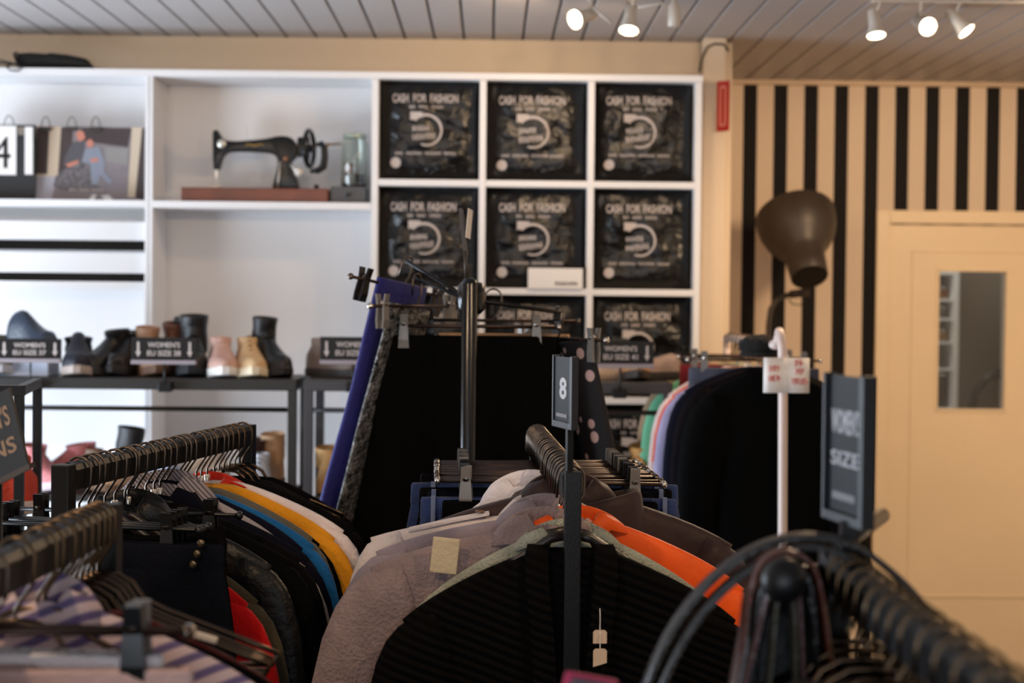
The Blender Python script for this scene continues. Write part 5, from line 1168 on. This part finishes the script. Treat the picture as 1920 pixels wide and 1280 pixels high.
belt('black leather belt lying inside the red-brown belt', [(1406, 1290), (1414, 1180), (1424, 1110), (1442, 1068), (1468, 1052), (1496, 1058), (1514, 1090), (1522, 1150), (1530, 1290)], 1.53, .028, .006, lth('black2', (17, 16, 17), .25))
belt('plum coloured belt hanging left of the black knob', [(1394, 1290), (1414, 1210), (1430, 1140), (1444, 1095), (1466, 1066), (1486, 1075), (1496, 1120), (1500, 1190), (1504, 1290)], 1.515, .022, .004, lth('plum', (92, 66, 66), .25))
belt('olive grey belt hanging below the black knob', [(1440, 1290), (1446, 1220), (1452, 1150), (1458, 1106), (1470, 1080), (1482, 1096), (1488, 1160), (1490, 1290)], 1.508, .02, .004, lth('olive', (64, 60, 48)))
# black bag hanging from the peg by its own strap
t = thing('handbag', 'black soft bag hanging among the belts under the black knob', 'bag', (P(1470, 1300, 1.56).x, 1.57, P(1470, 1400, 1.56).z))
def bring(px0, px1, py, th): 
    a_, b_ = P(px0, py, 1.57), P(px1, py, 1.57); c_ = (a_+b_)/2; w_ = (b_.x-a_.x)/2
    return [c_+Vector((w_*math.copysign(abs(math.cos(q_))**.6, math.cos(q_)), th*math.copysign(abs(math.sin(q_))**.8, math.sin(q_))+.004*math.sin(3*q_+py*.02), 0)) for q_ in [2*PI*k/28 for k in range(28)]]
m = MB(); m.loft([bring(*r_) for r_ in ((1440, 1500, 1112, .008), (1412, 1530, 1122, .016), (1398, 1546, 1150, .024), (1386, 1558, 1220, .03), (1372, 1572, 1330, .036), (1362, 1584, 1480, .038), (1366, 1580, 1540, .034), (1390, 1560, 1556, .02))]); m.build('bag_body', mat('bag_leather', (9, 8, 9), .5, bump=.4, bscale=40, spec=.3), t, True, world=True)
m = MB(); m.ribbon(smooth_path([P(1430, 1180, 1.575), P(1440, 1120, 1.575), P(1456, 1078, 1.575), P(1472, 1066, 1.575), P(1488, 1080, 1.575), P(1502, 1120, 1.575), P(1512, 1180, 1.575)]), .02, .004); m.build('strap', mat('bag_leather', (9, 8, 9), .5), t, True, world=True)
pS2 = P(1632, 992, 1.60)
sign_holder('large blurred black sign on the far post of the near right rail', pS2, math.radians(100), .090, P(1632, 705, 1.60).z-pS2.z, None, .0, words=(("WOMEN'S", .68, .17), ('SIZE', .43, .10)), th=.014)
m = MB(); m.box2((xe+.004, 1.622, zf-.01), (xe+.018, 1.634, pS2.z+.004)); m.build('sign_stem', blacksteel, rR, world=True)

# ------------------------------------------------------------------ left edge: small black stand with a sign and a red shoe
d1, d2 = 3.4, 3.75
t = thing('display_stand', 'black steel display stand at the left edge with a red shoe', 'stand', (P(0, 800, d1).x, d1, 0))
z1 = P(36, 722, d1).z; x1 = P(36, 800, d1).x; x2 = P(70, 800, d2).x
m = MB(); m.box2((x1-.009, d1-.009, 0), (x1+.009, d1+.009, z1-.02), bev=.001); m.build('post', blacksteel, t, world=True)
m = MB(); m.box2((x2-.009, d2-.009, 0), (x2+.009, d2+.009, z1-.02), bev=.001); m.build('post', blacksteel, t, world=True)
m = MB(); m.box2((x1-.6, d1-.01, z1-.022), (x1+.010, d1+.01, z1), bev=.001); m.build('top_bar', blacksteel, t, world=True)
m = MB(); slab(m, Vector((x1-.009, d1, z1-.022)), Vector((.018, 0, 0)), Vector((x2-x1, d2-d1, 0)), Vector((0, 0, .02))); m.build('side_bar', blacksteel, t, world=True)
zl = P(20, 972, d1).z
m = MB(); slab(m, Vector((x1-.6, d1, zl-.012)), Vector((.6, 0, 0)), Vector((x2-x1, d2-d1, 0)), Vector((0, 0, .012))); m.build('shelf', blacksteel, t, world=True)
m = MB(); m.box2((x1-.6, d1-.009, 0), (x1-.582, d1+.009, z1-.02), bev=.001); m.build('post', blacksteel, t, world=True)
shoe('orange-red sneaker on the black stand at the left edge', -14, d1+.06, zl, 'sneaker', (206, 66, 40), (226, 210, 200), .2, .085, rot=-60, group='shoes on the black stand', lace=(230, 120, 90))
DS2 = 2.2
t = thing('sign_board', 'tilted dark sign board with pale lettering at the left edge', 'sign', P(-10, 920, DS2))
c = [P(-110, 790, DS2), P(16, 742, DS2), P(52, 872, DS2), P(-74, 935, DS2)]
ey = Vector((0, .012, 0))
slab(MB(), c[3], c[2]-c[3], c[0]-c[3], ey).build('board', mat('board_brown_black', (24, 20, 19), .4), t, world=True)
e1 = (c[2]-c[3]); e3 = (c[0]-c[3])
slab(MB(), c[3]-ey*1.2-e3*.06, e1*1.06, e3*.07, ey*2.4).build('ledge', mat('ledge_bronze', (70, 56, 46), .35, .4), t, world=True)
m = MB(); E1 = e1.normalized(); E3 = e3.normalized(); Rm = Matrix((E1, Vector((0, 1, 0)), E3)).transposed().to_4x4()
for tx, f in (("WOMEN'S", .70), ('JEANS', .30)):
    b = letters(tx, e3.length*.26, e1.length*.84, .02); 
    for v in b.verts: v.co = (Rm @ v.co)+c[3]+e1*.5+e3*f-Vector((0, .001, 0))
    m.merge(b)
m.build('lettering', mat('sign_tan_print', (150, 126, 104), .5), t, world=True)
m = MB(); m.tube([c[3]+e1*.5+ey*1.5, c[3]+e1*.5+ey*1.5-Vector((0, 0, .9))], .006, 8); m.build('stem', blacksteel, t, True, world=True)
m = MB(); bp = c[3]+e1*.5; m.lathe([(.12, 0), (.12, .01), (.006, .02), (.006, bp.z-.88)], 20, Matrix.Translation((bp.x, DS2+.018, 0))); m.build('base', blacksteel, t, True, world=True, sharp=40)
# pink-edged card at the bottom
d = 1.45; pc_ = P(1088, 1262, d)
t = thing('sign_holder', 'grey card in a pink frame at the bottom edge of the picture', 'sign', (pc_.x, d, pc_.z-.09))
Rt = Matrix.Rotation(math.radians(14), 3, 'Y') @ Matrix.Rotation(math.radians(20), 3, 'Z')
m = MB(); m.box((0, 0, .045), (.052, .008, .09), Rt, bev=.004); m.build('frame', mat('pink_frame', (196, 40, 92), .4), t)
m = MB(); m.box((.002, -.003, .043), (.044, .006, .086), Rt, bev=.002); m.build('card', mat('grey_card', (104, 94, 100), .5), t)
m = MB(); m.tube([(0, .004, .02), (0, .004, -pc_.z+.09+.02)], .004, 8); m.build('stem', blacksteel, t, True)
m = MB(); m.lathe([(.09, 0), (.09, .012), (.01, .02)], 20, Matrix.Translation((0, .004, -pc_.z+.09))); m.build('base', blacksteel, t, True, sharp=40)
